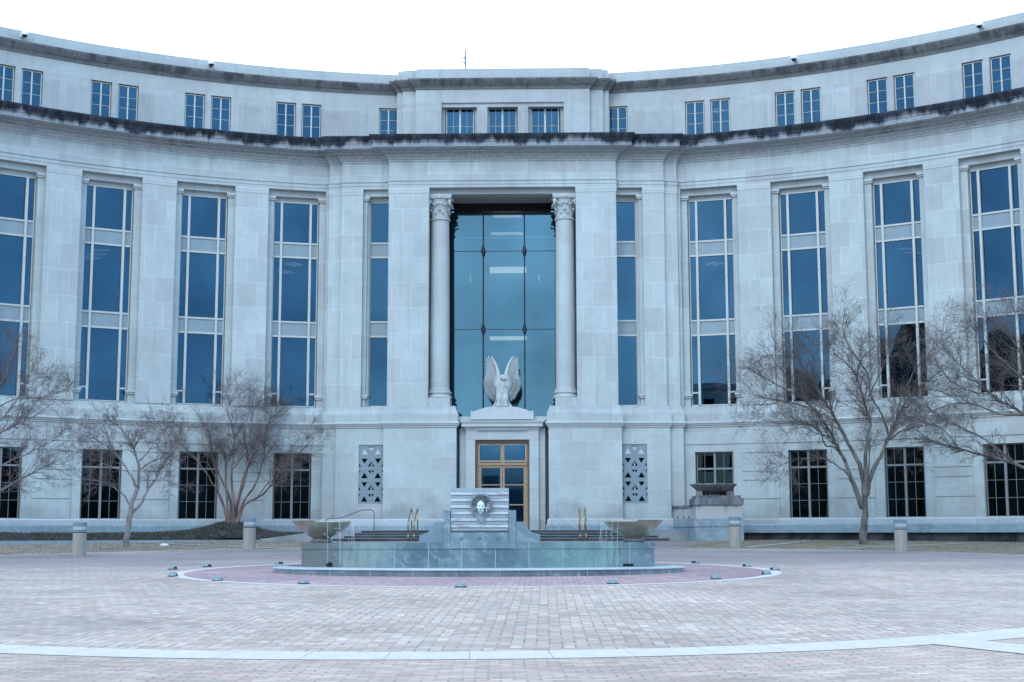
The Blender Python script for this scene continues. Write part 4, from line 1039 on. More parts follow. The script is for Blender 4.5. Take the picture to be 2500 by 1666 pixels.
# ------------------------------------------------------------------ lawn tufts and leaf litter (beyond counting)
random.seed(11)
def tufts(name, label, m, npts, where, h0, h1, wd, cat):
    b = MB(); n_ = 0
    while n_ < npts:
        p = where()
        if p is None: continue
        x, y, z = p; a = random.uniform(0, pi); h = random.uniform(h0, h1); dx, dy = cos(a)*wd, sin(a)*wd; lx, ly = random.uniform(-1,1)*h*.5, random.uniform(-1,1)*h*.5
        b.v += [(x-dx,y-dy,z-.01),(x+dx,y+dy,z-.01),(x+lx,y+ly,z+h)]; o = len(b.v)-3; b.f.append((o,o+1,o+2)); n_ += 1
    o = b.build(name, m, uv=None); return tag(o, label, cat, kind='stuff')
k = N('straw_blades'); c = k.mix(k.ramp(k.noise(1.3, detail=5), [(.4,0),(.62,1)]), (.36,.29,.24), (.20,.17,.125)); M['straw'] = k.set(c, .9, spec=.1)
def lawn_pt(s):
    def f():
        a = radians(random.uniform(95, 163)); r = random.uniform(RB+1.2, RB+24); x = FX+s*r*sin(a); y = FY-r*cos(a)
        if sqrt(x*x+(y-CY)**2) > 38.9 or (s < 0 and sqrt(x*x+(y-CY)**2) > 37.1) or abs(x) > 32: return None
        return (x, y, gz(y))
    return f
tufts('lawn_grass', 'straw-coloured winter grass on the left lawn', M['straw'], 26000, lawn_pt(-1), .02, .06, .012, 'grass')
tufts('lawn_grass', 'patchy winter grass with leaf litter under the right-hand trees', M['straw'], 26000, lawn_pt(1), .02, .06, .012, 'grass')

# ------------------------------------------------------------------ planted bed along the left wing
tb0 = -.74; tb1 = -.205
kb = thing('bed_kerb', (-15, 66, 1.1), 'low grey stone kerb curving in front of the left planted bed', 'kerb', world=True)
b = MB(); b.arcbox(tb0-.1, tb1, 37.25, 37.47, .9, 1.26); b.build('kerb_stone', M['marble'], kb)
def bedz(t, r):
    base = 1.17+.30*max(0, (r-37.5)/2.1); md = math.exp(-((t+.358)*38/1.6)**2-((r-38.7)/1.1)**2)*.66
    return base+md+.06*noise.noise(Vector((t*30, r*1.2, 0)))
vs = []; fs = []; nt_, nr_ = 140, 8
for i in range(nt_+1):
    for j in range(nr_+1):
        t = tb0-.1+(tb1-.002-tb0+.1)*i/nt_; r = 37.46+(39.66-37.46)*j/nr_; vs.append((r*sin(t), CY+r*cos(t), bedz(t, r)))
for i in range(nt_):
    for j in range(nr_): fs.append((i*(nr_+1)+j, (i+1)*(nr_+1)+j, (i+1)*(nr_+1)+j+1, i*(nr_+1)+j+1))
me = bpy.data.meshes.new('bed_soil'); me.from_pydata(vs, [], fs); k = N('dark_bed_soil'); M['soil'] = k.set(k.mix(k.noise(6), (.025,.025,.02), (.06,.055,.045)), .95); me.materials.append(M['soil'])
o = bpy.data.objects.new('bed_soil', me); COL.objects.link(o); o['kind'] = 'structure'
k = N('groundcover_leaf'); c = k.mix(k.ramp(k.noise(2.2, detail=6, rough=.7), [(.40,0),(.62,1)]), (.040,.070,.038), (.13,.10,.115)); c = k.mix(1, c, k.ramp(k.noise(14, detail=4), [(.3,.6),(.7,1.5)]), 'MULTIPLY'); M['cover'] = k.set(c, .7, spec=.25)
def bed_pt():
    t = random.uniform(tb0, tb1-.01); r = random.uniform(37.48, 39.6); return (r*sin(t), CY+r*cos(t), bedz(t, r)+random.uniform(0,.12))
tufts('ground_cover', 'dense low dark green and purplish ground cover filling the left bed', M['cover'], 60000, bed_pt, .05, .16, .03, 'ground cover')

# ------------------------------------------------------------------ fountain
FT = thing('fountain', (FX, FY, .55), 'grey-green marble fountain with a low elliptical basin, long wall and striped steel mask panel', 'fountain', world=True)
EA, EB = 5.38, 3.20; FCX = .40
def ell(a, c, n=120, a0=0, a1=2*pi, cy=FY): return [(FCX+a*sin(a0+(a1-a0)*i/n), cy-c*cos(a0+(a1-a0)*i/n)) for i in range(n+1)]
def ering(m, a0_, b0_, a1_, b1_, z0, z1, name, mat):
    b = MB(); n = 140; vs = []
    for i in range(n):
        t = 2*pi*i/n
        for (aa, bb), z in (((a0_,b0_),z0),((a1_,b1_),z0),((a1_,b1_),z1),((a0_,b0_),z1)): vs.append((FCX+aa*sin(t), FY-bb*cos(t), z))
    fs = []
    for i in range(n):
        j = (i+1) % n
        for q in range(4): fs.append((4*i+q, 4*i+(q+1)%4, 4*j+(q+1)%4, 4*j+q))
    b.add(vs, fs); return b.build(name, mat, FT)
ering(None, EA-.40, EB-.40, EA-.03, EB-.03, .30, .690, 'basin_curb', marble('curb_marble', (.115,.16,.185), (.33,.38,.40), 1.05, 6, wet=.3, joint=(.45,.5,.52)))
b = MB(); n = 140; vs = []; fs = []
for i in range(n):
    t = 2*pi*i/n
    for d_, z in ((0,.692),(0,.712),(.02,.720),(.40,.746),(.42,.740),(.42,.692)): vs.append((FCX+(EA-d_)*sin(t), FY-(EB-d_)*cos(t), z))
for i in range(n):
    j = (i+1) % n
    for q in range(6): fs.append((6*i+q, 6*i+(q+1)%6, 6*j+(q+1)%6, 6*j+q))
b.add(vs, fs); b.build('basin_coping', M['marble_c'], FT)
b = MB(); n = 120; b.add([(FCX+(EA-.41)*sin(2*pi*i/n), FY-(EB-.41)*cos(2*pi*i/n), .50) for i in range(n)], [tuple(range(n))]); b.build('basin_floor', M['marble_f'], FT)
k = N('pool_water'); k.p.inputs['Transmission Weight'].default_value = .55; k.p.inputs['IOR'].default_value = 1.33
P = k.pos(); rip = k.noise(3.5, detail=3, rough=.5, sv=(1,2,1)); k.bump(rip, .35, .03)
c = k.mix(k.noise(.6, detail=3), (.20,.33,.30), (.32,.47,.43)); M['water'] = k.set(c, .06, spec=.5)
b = MB(); b.add([(FCX+(EA-.36)*sin(2*pi*i/n), FY-(EB-.36)*cos(2*pi*i/n), .750) for i in range(n)], [tuple(range(n))]); b.build('water', M['water'], FT)
WX = 4.52; WY = 36.55
b = MB(); b.box(FCX-WX, FCX+WX, WY, WY+.75, .45, 1.175); b.build('fountain_wall', M['marble_f'], FT)
b = MB(); b.box(FCX-WX-.012, FCX+WX+.012, WY-.015, WY+.765, 1.18, 1.345); b.build('wall_coping', M['marble_f'], FT)
# raised centre: block, two pillars, scrolled shoulders
PXC = .455
b = MB(); b.box(PXC-.745, PXC+.745, WY-.03, WY+.45, 1.19, 1.60); blk = b.build('centre_block', M['marble_b'], FT)
def star(b, cx, cz, r, y):
    pts = []
    for i in range(10):
        a = pi/2+i*pi/5; q = r if i % 2 == 0 else r*.40; pts.append((cx+q*cos(a), cz+q*sin(a)))
    b.prismy(pts, y-.004, y+.02)
M['incised'] = paint('incised_star', (.12,.15,.17), .5)
for dx in (-.47, 0, .47): b = MB(); star(b, PXC+dx, 1.44, .075, WY-.032); b.build('carved_star', M['incised'], blk, org=(0,0,0))
for s in (-1, 1):
    X = lambda a, c: (min(PXC+s*a, PXC+s*c), max(PXC+s*a, PXC+s*c))
    b = MB(); b.box(*X(.752,.93), WY-.02, WY+.42, 1.18, 2.165); b.build('pillar', M['marble_b'], FT)
    pts = [(.935,1.19),(.935,1.87),(1.17,1.87)]
    for i in range(1, 13):
        t = i/12*pi/2; pts.append((1.17+.38*(1-cos(t)) , 1.87-.32*sin(t)))
    pts += [(1.555,1.19)]
    b = MB(); b.prismy([(PXC+s*x, z) for x, z in pts], WY+.0, WY+.40); b.build('scrolled_shoulder', M['marble_b'], FT)
# striped panel: alternating matt and mirror bars
b = MB(); b.box(PXC-.745, PXC+.745, WY+.10, WY+.30, 1.622, 2.735); pn = b.build('striped_panel', M['brushed'], FT)
k = N('mirror_bar'); c = k.mix(k.ramp(k.noise(1.0, vec=k.obj(), detail=3, rough=.6, sv=(2.0,1,9)), [(.50,0),(.60,1)]), (.56,.64,.68), (.40,.40,.44)); M['mirror'] = k.set(c, .3, .15)  # pale tone and faint patches painted in for mirrored sky and ground
nb = 13; bh_ = (2.72-1.64)/nb
for i in range(nb):
    z_ = 1.64+bh_*i
    b = MB(); b.box(PXC-.74, PXC+.74, WY+.02 if i % 2 else WY+.05, WY+.097, z_+.004, z_+bh_-.004); b.build('bar', M['mirror'] if i % 2 else M['brushed'], pn, org=(0,0,0))
# sun-rayed mask
mk_c = Vector((.49, WY-.02, 2.30))
mk = thing('mask', (0,0,0), None, None); mk.parent = FT; mk.location = mk_c-FT.location; mk.scale = (1,1,1)
del_keys = [k_ for k_ in mk.keys()]
b = MB()
def face(p):
    x, y, z = p.x, p.y, p.z; q = p.copy()
    if y < .2:
        d = 0
        d += .34*math.exp(-((x/.13)**2+((z+.05)/.30)**2))*(1 if z < .22 else .3)             # nose
        d += .16*math.exp(-(((z-.27)/.09)**2))*(1-.3*abs(x))                                   # brow
        d -= .20*(math.exp(-(((x-.34)/.17)**2+((z-.12)/.10)**2))+math.exp(-(((x+.34)/.17)**2+((z-.12)/.10)**2)))  # eye sockets
        d += .10*(math.exp(-(((x-.34)/.10)**2+((z-.12)/.05)**2))+math.exp(-(((x+.34)/.10)**2+((z-.12)/.05)**2)))  # lids
        d += .14*math.exp(-((x/.26)**2+((z+.46)/.055)**2)) + .13*math.exp(-((x/.22)**2+((z+.60)/.05)**2))          # lips
        d -= .10*math.exp(-((x/.28)**2+((z+.53)/.025)**2))
        d += .18*math.exp(-((x/.24)**2+((z+.86)/.13)**2))                                      # chin
        d += .10*(math.exp(-(((x-.52)/.2)**2+((z+.12)/.2)**2))+math.exp(-(((x+.52)/.2)**2+((z+.12)/.2)**2)))      # cheekbones
        q.y -= d
    if z < 0: q.x *= 1-.32*(-z)
    return q
b.ell((0,-.06,-.07), (.135,.15,.20), None, 48, 48, face); b.build('face', M['chrome'], mk, smooth=True, org=(0,0,0))
b = MB(); random.seed(3)
for i in range(330):
    a = random.uniform(-.52*pi/1, pi+.52*pi) if i > 40 else random.uniform(.1*pi, .9*pi)
    lay = random.random(); r0 = .12+.05*lay; ln = random.uniform(.11,.19)
    if -2.3 < ((a+pi) % (2*pi)-pi) < -.85: continue
    d = Vector((cos(a), -.45+.6*lay, sin(a)*1.0)).normalized(); o_ = Vector((r0*cos(a), -.08+.06*lay, r0*sin(a)*1.0))
    pts = []; sw_ = random.uniform(-.5,.5)
    for q in range(5):
        t = q/4; e = Vector((-sin(a),0,cos(a))); pts.append(o_+d*ln*t+e*ln*.35*sin(t*3+sw_*4)*sw_)
    b.tube(pts, [.013*(1-.85*q/4) for q in range(5)], 5)
M['hair'] = metal('dark_polished_steel', (.30,.33,.35), .2, .4, 30)
b.build('hair_rays', M['hair'], mk, smooth=True, org=(0,0,0))
b = MB()
pts = []
for i in range(21):
    a = pi+pi*i/20; pts.append((.115*cos(a), -.02+.02*sin(a), -.22+.28*sin(a)))
b.tube(pts, .014, 8); b.ell((0,.0,-.26), (.095,.05,.21), nu=16, nv=12)
b.build('beard_bib', M['brushed'], mk, smooth=True, org=(0,0,0))
# bowls
k = N('stained_bowl_steel'); P = k.obj(); a_ = k.noise(1.0, vec=P, detail=4, rough=.6, sv=(5,5,.8)); 
c = k.mix(k.ramp(k.noise(1.0, vec=P, detail=3, sv=(1.6,1.6,.5)), [(.36,0),(.62,1)]), (.33,.235,.20), (.30,.29,.215)); c = k.mix(k.ramp(a_, [(.5,0),(.7,1)]), c, (.36,.42,.38)); c = k.mix(k.math('MULTIPLY', k.ramp(k.noise(1.0, vec=P, detail=4, sv=(3,3,1)), [(.56,0),(.7,1)]), .7), c, (.30,.19,.10))
M['bowl'] = k.set(c, .28, .35)
k = N('falling_water'); k.set((.85,.93,.95), .15, spec=.6); k.p.inputs['Alpha'].default_value = .55; M['fall'] = k.m
k = N('foam'); k.set((.75,.85,.85), .5); k.p.inputs['Alpha'].default_value = .7; M['foam'] = k.m
M['stemm'] = paint('dark_bowl_stem', (.15,.145,.14), .5, .2)
def bowl(cx, inner, seed):
    """inner = -1 when the lowered lip faces left, 1 when it faces right"""
    bo = MB(); R = .755
    def zf(a, r, z):
        c = cos(a)*inner; low = (c > -.02) and sin(a) < 0.15
        return z-.045*(min(1, max(0, z)/.40))*(1 if low else 0) if z > .2 else z
    prof = [(.13,0),(.20,.01),(.36,.09),(.54,.22),(.695,.36),(.765,.45),(.778,.468),(.757,.468),(.70,.43),(.60,.33),(.4,.22),(0,.18)]
    bo.lathe((cx, WY+.32, 1.445), prof, 64, zf=zf)
    o = bo.build('bowl', M['bowl'], FT, smooth=True, angle=radians(50))
    s_ = MB(); s_.lathe((cx, WY+.32, 1.345), [(0,0),(.27,0),(.27,.06),(.25,.09),(.22,.12)], 28); s_.build('stem', M['stemm'], o, smooth=True, org=(0,0,0))
    s_ = MB(); s_.lathe((cx, WY+.32, 1.445), [(0,.418),(.715,.418)], 48); s_.build('bowl_water', M['water'], o, org=(0,0,0))
    random.seed(seed); s_ = MB()
    for i in range(6):
        a = (0 if inner > 0 else pi)+inner*-1*(.05 if i == 0 else random.uniform(.05, 1.35)); r = R+.01
        x, y = cx+r*cos(a), WY+.32+r*sin(a); 
        ln = random.uniform(.55,.70); 
        if y > WY+.25 and i: continue
        pts = []; rad = []
        for q in range(18):
            t = q/17; out_ = .05+.09*t; z_ = 1.87-.05*t-(1.14*t*t)
            if z_ < .72: break
            pts.append((x+out_*cos(a)+random.uniform(-.006,.006), y+out_*sin(a)*1.0-.06*t, z_)); rad.append(random.uniform(.0018,.0038)*(1.7 if i == 0 else 1))
        if len(pts) > 3: s_.tube(pts, rad, 5)
        for q in range(14):
            s_.ell((x+random.uniform(-.08,.08), y-.10+random.uniform(-.08,.05), random.uniform(.75,1.75)), (.005,.005,random.uniform(.008,.02)), nu=5, nv=4)
    # drips hugging the underside of the bowl
    for i in range(10):
        a = -pi/2+inner*random.uniform(.0,1.1); r = random.uniform(.35,.7); z_ = 1.445+.45*(r/.755)**2-.05
        0 and s_.tube([(cx+r*cos(a), WY+.32+r*sin(a)-.02, z_),(cx+r*cos(a)+.01, WY+.32+r*sin(a)-.03, z_-.35),(cx+r*cos(a), WY+.32+r*sin(a)-.04, max(.74, z_-random.uniform(.5,.9)))], [.004,.003,.005], 4)
    s_.build('falling_water', M['fall'], FT)
    s_ = MB()
    for i in range(90):
        x = cx+inner*random.gauss(.55,.28); s_.ell((x, WY-random.uniform(.15,.75), .715), (random.uniform(.015,.05),random.uniform(.015,.05),random.uniform(.006,.035)), nu=6, nv=4)
    s_.build('foam', M['foam'], FT)
bowl(FCX-4.07, 1, 21); bowl(FCX+4.02, -1, 22)
for i, x in enumerate((-3.40, 4.25)):
    b = MB(); w_ = .07 if i == 0 else .13; b.box(x-w_, x+w_, WY-.06, WY-.001, .70, .84 if i == 0 else .80); b.build('pump_box', M['void'], FT)

# ------------------------------------------------------------------ dome path lights round the ring
dl = [(-7.97,38.59,'at the ring\'s left tip, rear one of the pair'),(-7.44,40.32,'on the rear edge, behind the left tip pair'),(-6.91,34.56,'at the ring\'s left tip, front one of the pair'),(-5.33,32.42,'on the ring edge, second from the left tip'),
      (-3.13,31.06,'on the ring edge in front of the left bowl'),(.38,29.62,'nearest to the viewer, in front of the steel mask'),(3.59,30.93,'on the ring edge in front of the right bowl'),(6.05,32.97,'on the ring edge, second from the right tip'),
      (7.58,35.34,'at the ring\'s right tip, front one of the pair'),(8.14,37.57,'at the ring\'s right tip, rear one of the pair'),(7.74,39.9,'on the rear edge, behind the right tip pair'),(6.59,42.42,'far back right, beside the end of the basin curb'),(-5.75,42.2,'mostly hidden behind the left end of the basin curb')]
k = N('blue_grey_dome'); M['dome'] = k.set((.20,.26,.28), .25, .1, .6)
d0 = None
for i, (x, y, lb) in enumerate(dl):
    lb = 'small blue-grey dome light '+lb
    if d0 is None:
        d = thing('dome_light', (0,0,0), lb, 'ground light', 'dome lights set round the fountain ring')
        b = MB(); b.lathe((0,0,0), [(.135,0),(.135,.012),(.12,.015)], 28); b.build('base_ring', M['steel'], d)
        b = MB(); b.lathe((0,0,.012), [(.118*cos(t*pi/16), .098*sin(t*pi/16)) for t in range(9)], 28); b.build('cover', M['dome'], d, smooth=True)
        b = MB(); b.lathe((0,0,.014), [(.1215*cos(t), .1015*sin(t)) for t in (.12,.25,.4,.55)], 10, a0=-.9, a1=.9); b.build('opening', M['void'], d, smooth=True); d0 = d
    else: d = copy_tree(d0); d['label'] = lb
    # the opening looks along the ring towards the fountain
    d.location = (x, y, gz(y)+.004); d.rotation_euler = (0, 0, atan2(FY-y, FX-x)+(.9 if x > 0 else -.9)*0)
# ------------------------------------------------------------------ bollard lights
k = N('weathered_concrete'); P = k.obj(); c = k.mix(k.ramp(k.noise(1, vec=P, detail=6, sv=(4,4,.8)), [(.35,0),(.7,1)]), (.36,.33,.28), (.27,.255,.235)); k.bump(k.noise(30, vec=P), .3, .005); M['concrete'] = k.set(c, .9, spec=.2)
M['bol_glass'] = paint('frosted_lens', (.36,.42,.44), .25, .08, 5); M['bol_cap'] = paint('grey_cap', (.17,.21,.24), .5)
bl = [(-14.29,50.0,'round concrete bollard light with a grey cap, at the corner of the left lawn',.80),(-9.70,56.9,'round concrete bollard light on the left, just left of the left bowl',.94),
      (9.88,58.2,'round concrete bollard light in front of the stained pedestal and urn',.96),(15.34,53.2,'round concrete bollard light at the far right, beside the big bare tree',.86)]
b0 = None
for x, y, lb, z in bl:
    if b0 is None:
        o_ = thing('bollard_light', (0,0,0), lb, 'bollard light', 'bollard lights round the plaza')
        b = MB(); b.lathe((0,0,0), [(0,-.03),(.235,-.03),(.235,.80),(.225,.81),(0,.81)], 32); b.build('post', M['concrete'], o_, smooth=True, angle=radians(40))
        b = MB(); b.lathe((0,0,0), [(.215,.812),(.215,.835)], 32); b.build('joint_ring', M['void'], o_)
        b = MB(); b.lathe((0,0,0), [(.05,.837),(.238,.837),(.238,.915),(.05,.915)], 32); b.build('lower_band', M['bol_cap'], o_, smooth=True, angle=radians(40))
        b = MB(); b.lathe((0,0,0), [(.05,.917),(.23,.917),(.23,1.04),(.05,1.04)], 32); b.build('lens', M['bol_glass'], o_, smooth=True, angle=radians(40))
        b = MB(); b.lathe((0,0,0), [(.05,1.042),(.24,1.042),(.24,1.165),(.22,1.185),(0,1.19)], 32); b.build('cap', M['bol_cap'], o_, smooth=True, angle=radians(40)); b0 = o_
    else: o_ = copy_tree(b0); o_['label'] = lb
    o_.location = (x, y, gz(y)); 
    if y > 55: o_.scale = (1.05, 1.05, 1.06)
# pale stone on the left lawn
rk = MB(); rk.ell((0,0,.05), (.20,.11,.08), nu=12, nv=8, f=lambda p: p*(1+.12*noise.noise(p*3)))
o_ = rk.build('stone', M['white'], uv=None, smooth=True); o_.location = (-14.27,61.2,gz(61.2)); tag(o_, 'small whitish stone lying on the left lawn beside the thin tree', 'stone')

# ------------------------------------------------------------------ what stands behind the photographer (seen only as reflections)
tr = MB(); random.seed(8)
for i in range(60):
    a = radians(95+170*i/59+random.uniform(-1,1)); R_ = random.uniform(56,66)
    x, y = R_*sin(a)*1.25, R_*cos(a)*.8-4; h = random.uniform(11.5,15)
    tr.ell((x,y,h*.5), (random.uniform(4,7),random.uniform(3,5),h*.55), nu=14, nv=10, f=lambda p: p*(1+.35*noise.noise(p*2.3+Vector((x,y,0)))))
for x, y, h in ((-66,-22,29),(-74,-16,27),(-80,-8,26),(-60,-30,22),(-86,2,24)): tr.ell((x,y,h*.5), (8,6,h*.55), nu=16, nv=12, f=lambda p: p*(1+.35*noise.noise(p*2.6+Vector((x,y,0)))))
k = N('distant_evergreen'); M['far'] = k.set(k.mix(k.noise(.8, detail=6), (.02,.03,.03), (.10,.115,.11)), .95)
tag(tr.build('tree_line', M['far'], uv=None), 'dark tree line across the street, seen only in window reflections', 'tree line', kind='stuff')
ob = thing('opposite_building', (-44,-40,0), 'cream building across the street, seen only in window reflections', 'building', rz=radians(-38))
b = MB(); b.box(-13,13,-5,5,0,21); b.build('wall', paint('cream_wall', (.55,.50,.42), .8), ob)
b = MB(); b.box(-13.4,13.4,-5.4,5.4,21.002,21.8); b.build('roof', M['soffit'], ob)
b = MB()
for i in range(7):
    for j in range(5): b.box(-11.2+i*3.6,-9.6+i*3.6,5.003,5.08,2+j*3.9,4.2+j*3.9)
b.build('window', M['void'], ob)
# ------------------------------------------------------------------ bare winter trees
def bark(name, a, c_, sc_=3):
    k = N(name); P = k.pos(); c = k.mix(k.ramp(k.noise(1, vec=P, detail=6, rough=.65, sv=(sc_,sc_,sc_*.6)), [(.38,0),(.62,1)]), a, c_)
    k.bump(k.noise(22, sv=(1,1,.3)), .5, .01); return k.set(c, .9, spec=.15)
M['bark_grey'] = bark('grey_lichen_bark', (.080,.072,.068), (.165,.158,.148)); M['bark_red'] = bark('reddish_peeling_bark', (.10,.055,.05), (.23,.18,.16), 1.6)
M['bark_pale'] = bark('pale_smooth_bark', (.17,.15,.145), (.31,.285,.28)); M['twig'] = bark('purple_grey_twigs', (.125,.10,.10), (.215,.18,.18), 1)
M['twig_r'] = bark('olive_brown_twigs', (.095,.078,.074), (.175,.15,.145), 1)
def tree(name, label, base, s, px0, limbs, trunk_m, twig_m, seed, r_scale, gen=1.0, spread=2.0, twl=1.0, nb=5.0, zclamp=None, up=.16):
    """limbs: main boughs as measured polylines (u right, v down, in survey units), s metres per unit, with start and end radius"""
    T = thing(name, base, label, 'tree', 'bare winter trees'); rnd = random.Random(seed)
    big = MB(); tw = MB(); segs = []
    for li, (pts, r0, r1) in enumerate(limbs):
        n = len(pts); yo = 0 if li == 0 else rnd.uniform(-1,1)*spread; P = []
        for i, (u, v) in enumerate(pts):
            t = i/(n-1) if n > 1 else 0; P.append(Vector(((u-px0[0])*s, yo*t**1.2, (px0[1]-v)*s)))
        # smooth the polyline and roughen it a touch
        Q = []
        for i in range(n-1):
            p0, p1, p2, p3 = P[max(i-1,0)], P[i], P[i+1], P[min(i+2,n-1)]
            for q in range(4):
                t = q/4; a = .5*((2*p1)+(p2-p0)*t+(2*p0-5*p1+4*p2-p3)*t*t+(3*p1-p0-3*p2+p3)*t**3)
                Q.append(a+Vector((rnd.uniform(-1,1),rnd.uniform(-1,1),rnd.uniform(-1,1)))*.02*(1 if i+q else 0))
        Q.append(P[-1]); R_ = [(r0+(r1-r0)*(i/(len(Q)-1))**.8)*r_scale for i in range(len(Q))]
        big.tube(Q, R_, 8 if r0 > .03 else 6); segs.append((Q, R_, li))
    def grow(p, d, ln, r, lev, store):
        n = 5 if lev < 2 else 4; pts = [p.copy()]; rad = [r]; q = p.copy(); dd = d.copy()
        for i in range(n):
            dd = (dd+Vector((rnd.gauss(0,.17),rnd.gauss(0,.17),rnd.gauss(0,.13)+up*.14))).normalized(); q = q+dd*ln/n; pts.append(q.copy()); rad.append(r*(1-.72*(i+1)/n))
        store.tube(pts, rad, 5 if lev == 0 else 3, cap=False)
        if lev >= 3: return
        k_ = {0: rnd.randint(4,6), 1: rnd.randint(4,6), 2: rnd.randint(3,4)}[lev]; k_ = max(1, int(k_*gen+.5))
        for _ in range(k_):
            t = rnd.uniform(.25,1.0); i = min(n-1, int(t*n)); pp = pts[i].lerp(pts[i+1], t*n-i); base_d = (pts[i+1]-pts[i]).normalized()
            ax = base_d.orthogonal().normalized(); ax.rotate(Matrix.Rotation(rnd.uniform(0,2*pi),3,base_d)); nd = base_d.copy(); nd.rotate(Matrix.Rotation(rnd.uniform(.35,.95),3,ax))
            grow(pp, nd, ln*rnd.uniform(.42,.68), max(.0036, r*.46*(1-.3*t)), lev+1, store)
    for Q, R_, li in segs:
        if li == 0: continue
        L_ = sum((Q[i+1]-Q[i]).length for i in range(len(Q)-1)); cnt = int(L_*nb)+2
        for _ in range(cnt):
            t = rnd.uniform(.32,1.0)**.8; i = min(len(Q)-2, int(t*(len(Q)-1))); pp = Q[i]; bd = (Q[i+1]-Q[i]).normalized()
            ax = bd.orthogonal().normalized(); ax.rotate(Matrix.Rotation(rnd.uniform(0,2*pi),3,bd)); nd = bd.copy(); nd.rotate(Matrix.Rotation(rnd.uniform(.3,.95),3,ax))
            nd = (nd+Vector((0,0,up))).normalized()
            grow(pp, nd, twl*rnd.uniform(.6,1.25), max(.009, min(R_[i]*.5, .028)), 0 if rnd.random() < .75 else 1, tw)
        grow(Q[-1], (Q[-1]-Q[-2]).normalized(), twl*1.1, max(.008, R_[-1]), 0, tw)
    big.build('trunk', trunk_m, T, smooth=True, uv=None); tw.build('crown', twig_m, T, smooth=True, uv=None)
    return T
F_ = 3447.6
# thin tree on the left lawn
s = .3507*58.9/F_
tree('bare_tree', 'slender pale bare tree standing on the left lawn', (-15.25,58.9,gz(58.9)-.05), s, (870,1255),
  [([(870,1262),(872,1180),(880,1100),(890,1000),(905,920),(938,830)],.150,.085),
   ([(890,960),(860,900),(820,860),(740,800),(650,780),(560,765)],.05,.010),
   ([(932,840),(905,770),(870,720),(820,640),(740,560),(650,500),(590,440)],.06,.010),
   ([(938,830),(955,700),(945,620),(930,540),(880,450),(830,400)],.075,.012),
   ([(945,640),(1000,560),(1040,450),(1080,370)],.045,.010),
   ([(885,1020),(960,940),(1000,850),(1060,770),(1110,650),(1180,560)],.07,.012),
   ([(1050,785),(1120,770),(1220,800)],.03,.008),
   ([(955,700),(1010,650),(1090,600),(1150,480)],.04,.009),
   ([(870,720),(800,700),(700,650),(640,620)],.03,.008)], M['bark_pale'], M['twig'], 4, 1.0, spread=1.6, twl=.85, nb=5.6)
# many-stemmed tree in the left bed
s = .3507*71.2/F_
bx, by = 38.6*sin(-.358), CY+38.6*cos(-.358)
tree('multi_stem_tree', 'wide many-stemmed bare tree with reddish stems growing on the mound of the left bed', (bx,by,1.98), s, (1605,1070),
  [([(1590,1085),(1575,1010),(1550,930),(1520,860)],.10,.055),
   ([(1535,890),(1510,850),(1490,740),(1440,600),(1380,480),(1300,380),(1240,300)],.065,.012),
   ([(1600,1070),(1590,900),(1550,800),(1530,640),(1500,480),(1445,390),(1410,320)],.07,.012),
   ([(1612,1070),(1620,900),(1600,700),(1620,560),(1600,400),(1565,290),(1585,205)],.085,.012),
   ([(1635,1075),(1645,920),(1680,760),(1690,620),(1660,480),(1645,340),(1690,250)],.085,.012),
   ([(1640,1070),(1680,920),(1760,780),(1800,600),(1800,450),(1830,330),(1900,260)],.075,.012),
   ([(1645,1070),(1700,930),(1820,860),(1900,760),(1980,640),(2080,560),(2140,500)],.07,.012),
   ([(1530,870),(1490,800),(1420,680),(1320,560),(1230,470),(1160,420)],.05,.010),
   ([(1700,930),(1780,880),(1860,780),(1960,740),(2060,650)],.04,.009),
   ([(1600,700),(1660,600),(1740,480),(1760,350)],.035,.009),
   ([(1490,740),(1420,640),(1330,620),(1260,560)],.03,.009),
   ([(1620,1070),(1655,860),(1720,640),(1760,480),(1740,330),(1790,220)],.06,.010),
   ([(1590,1060),(1560,820),(1470,640),(1440,460),(1360,330)],.06,.010),
   ([(1820,860),(1900,800),(1990,770),(2060,700)],.03,.008)], M['bark_red'], M['twig'], 9, 1.0, spread=2.2, twl=1.12, nb=4.0)
# tree whose trunk is outside the left edge
sp = 52.0/F_
tree('bare_tree', 'bare tree reaching in from beyond the left edge', (2.106+52*((-150-1250)/F_-.0222),52,gz(52)-.05), sp, (-150,1345),
  [([(-150,1350),(-148,1300),(-145,1255),(-135,1215)],.17,.12),
   ([(-140,1225),(-90,1200),(-30,1195),(20,1165),(70,1135),(110,1115)],.075,.012),
   ([(-135,1215),(-80,1130),(-20,1070),(40,1035),(100,1015)],.08,.012),
   ([(-135,1215),(-90,1080),(-40,980),(0,900),(20,830)],.09,.012),
   ([(-80,1100),(-20,1030),(30,975),(60,920)],.05,.010),
   ([(-60,1160),(0,1120),(60,1090),(105,1060)],.04,.009),
   ([(-135,1215),(-150,1080),(-140,950),(-100,830),(-60,770)],.09,.012),
   ([(-60,1010),(10,960),(70,955),(110,930)],.035,.009)], M['bark_pale'], M['twig'], 17, 1.0, spread=1.6, twl=.95, nb=4.6)
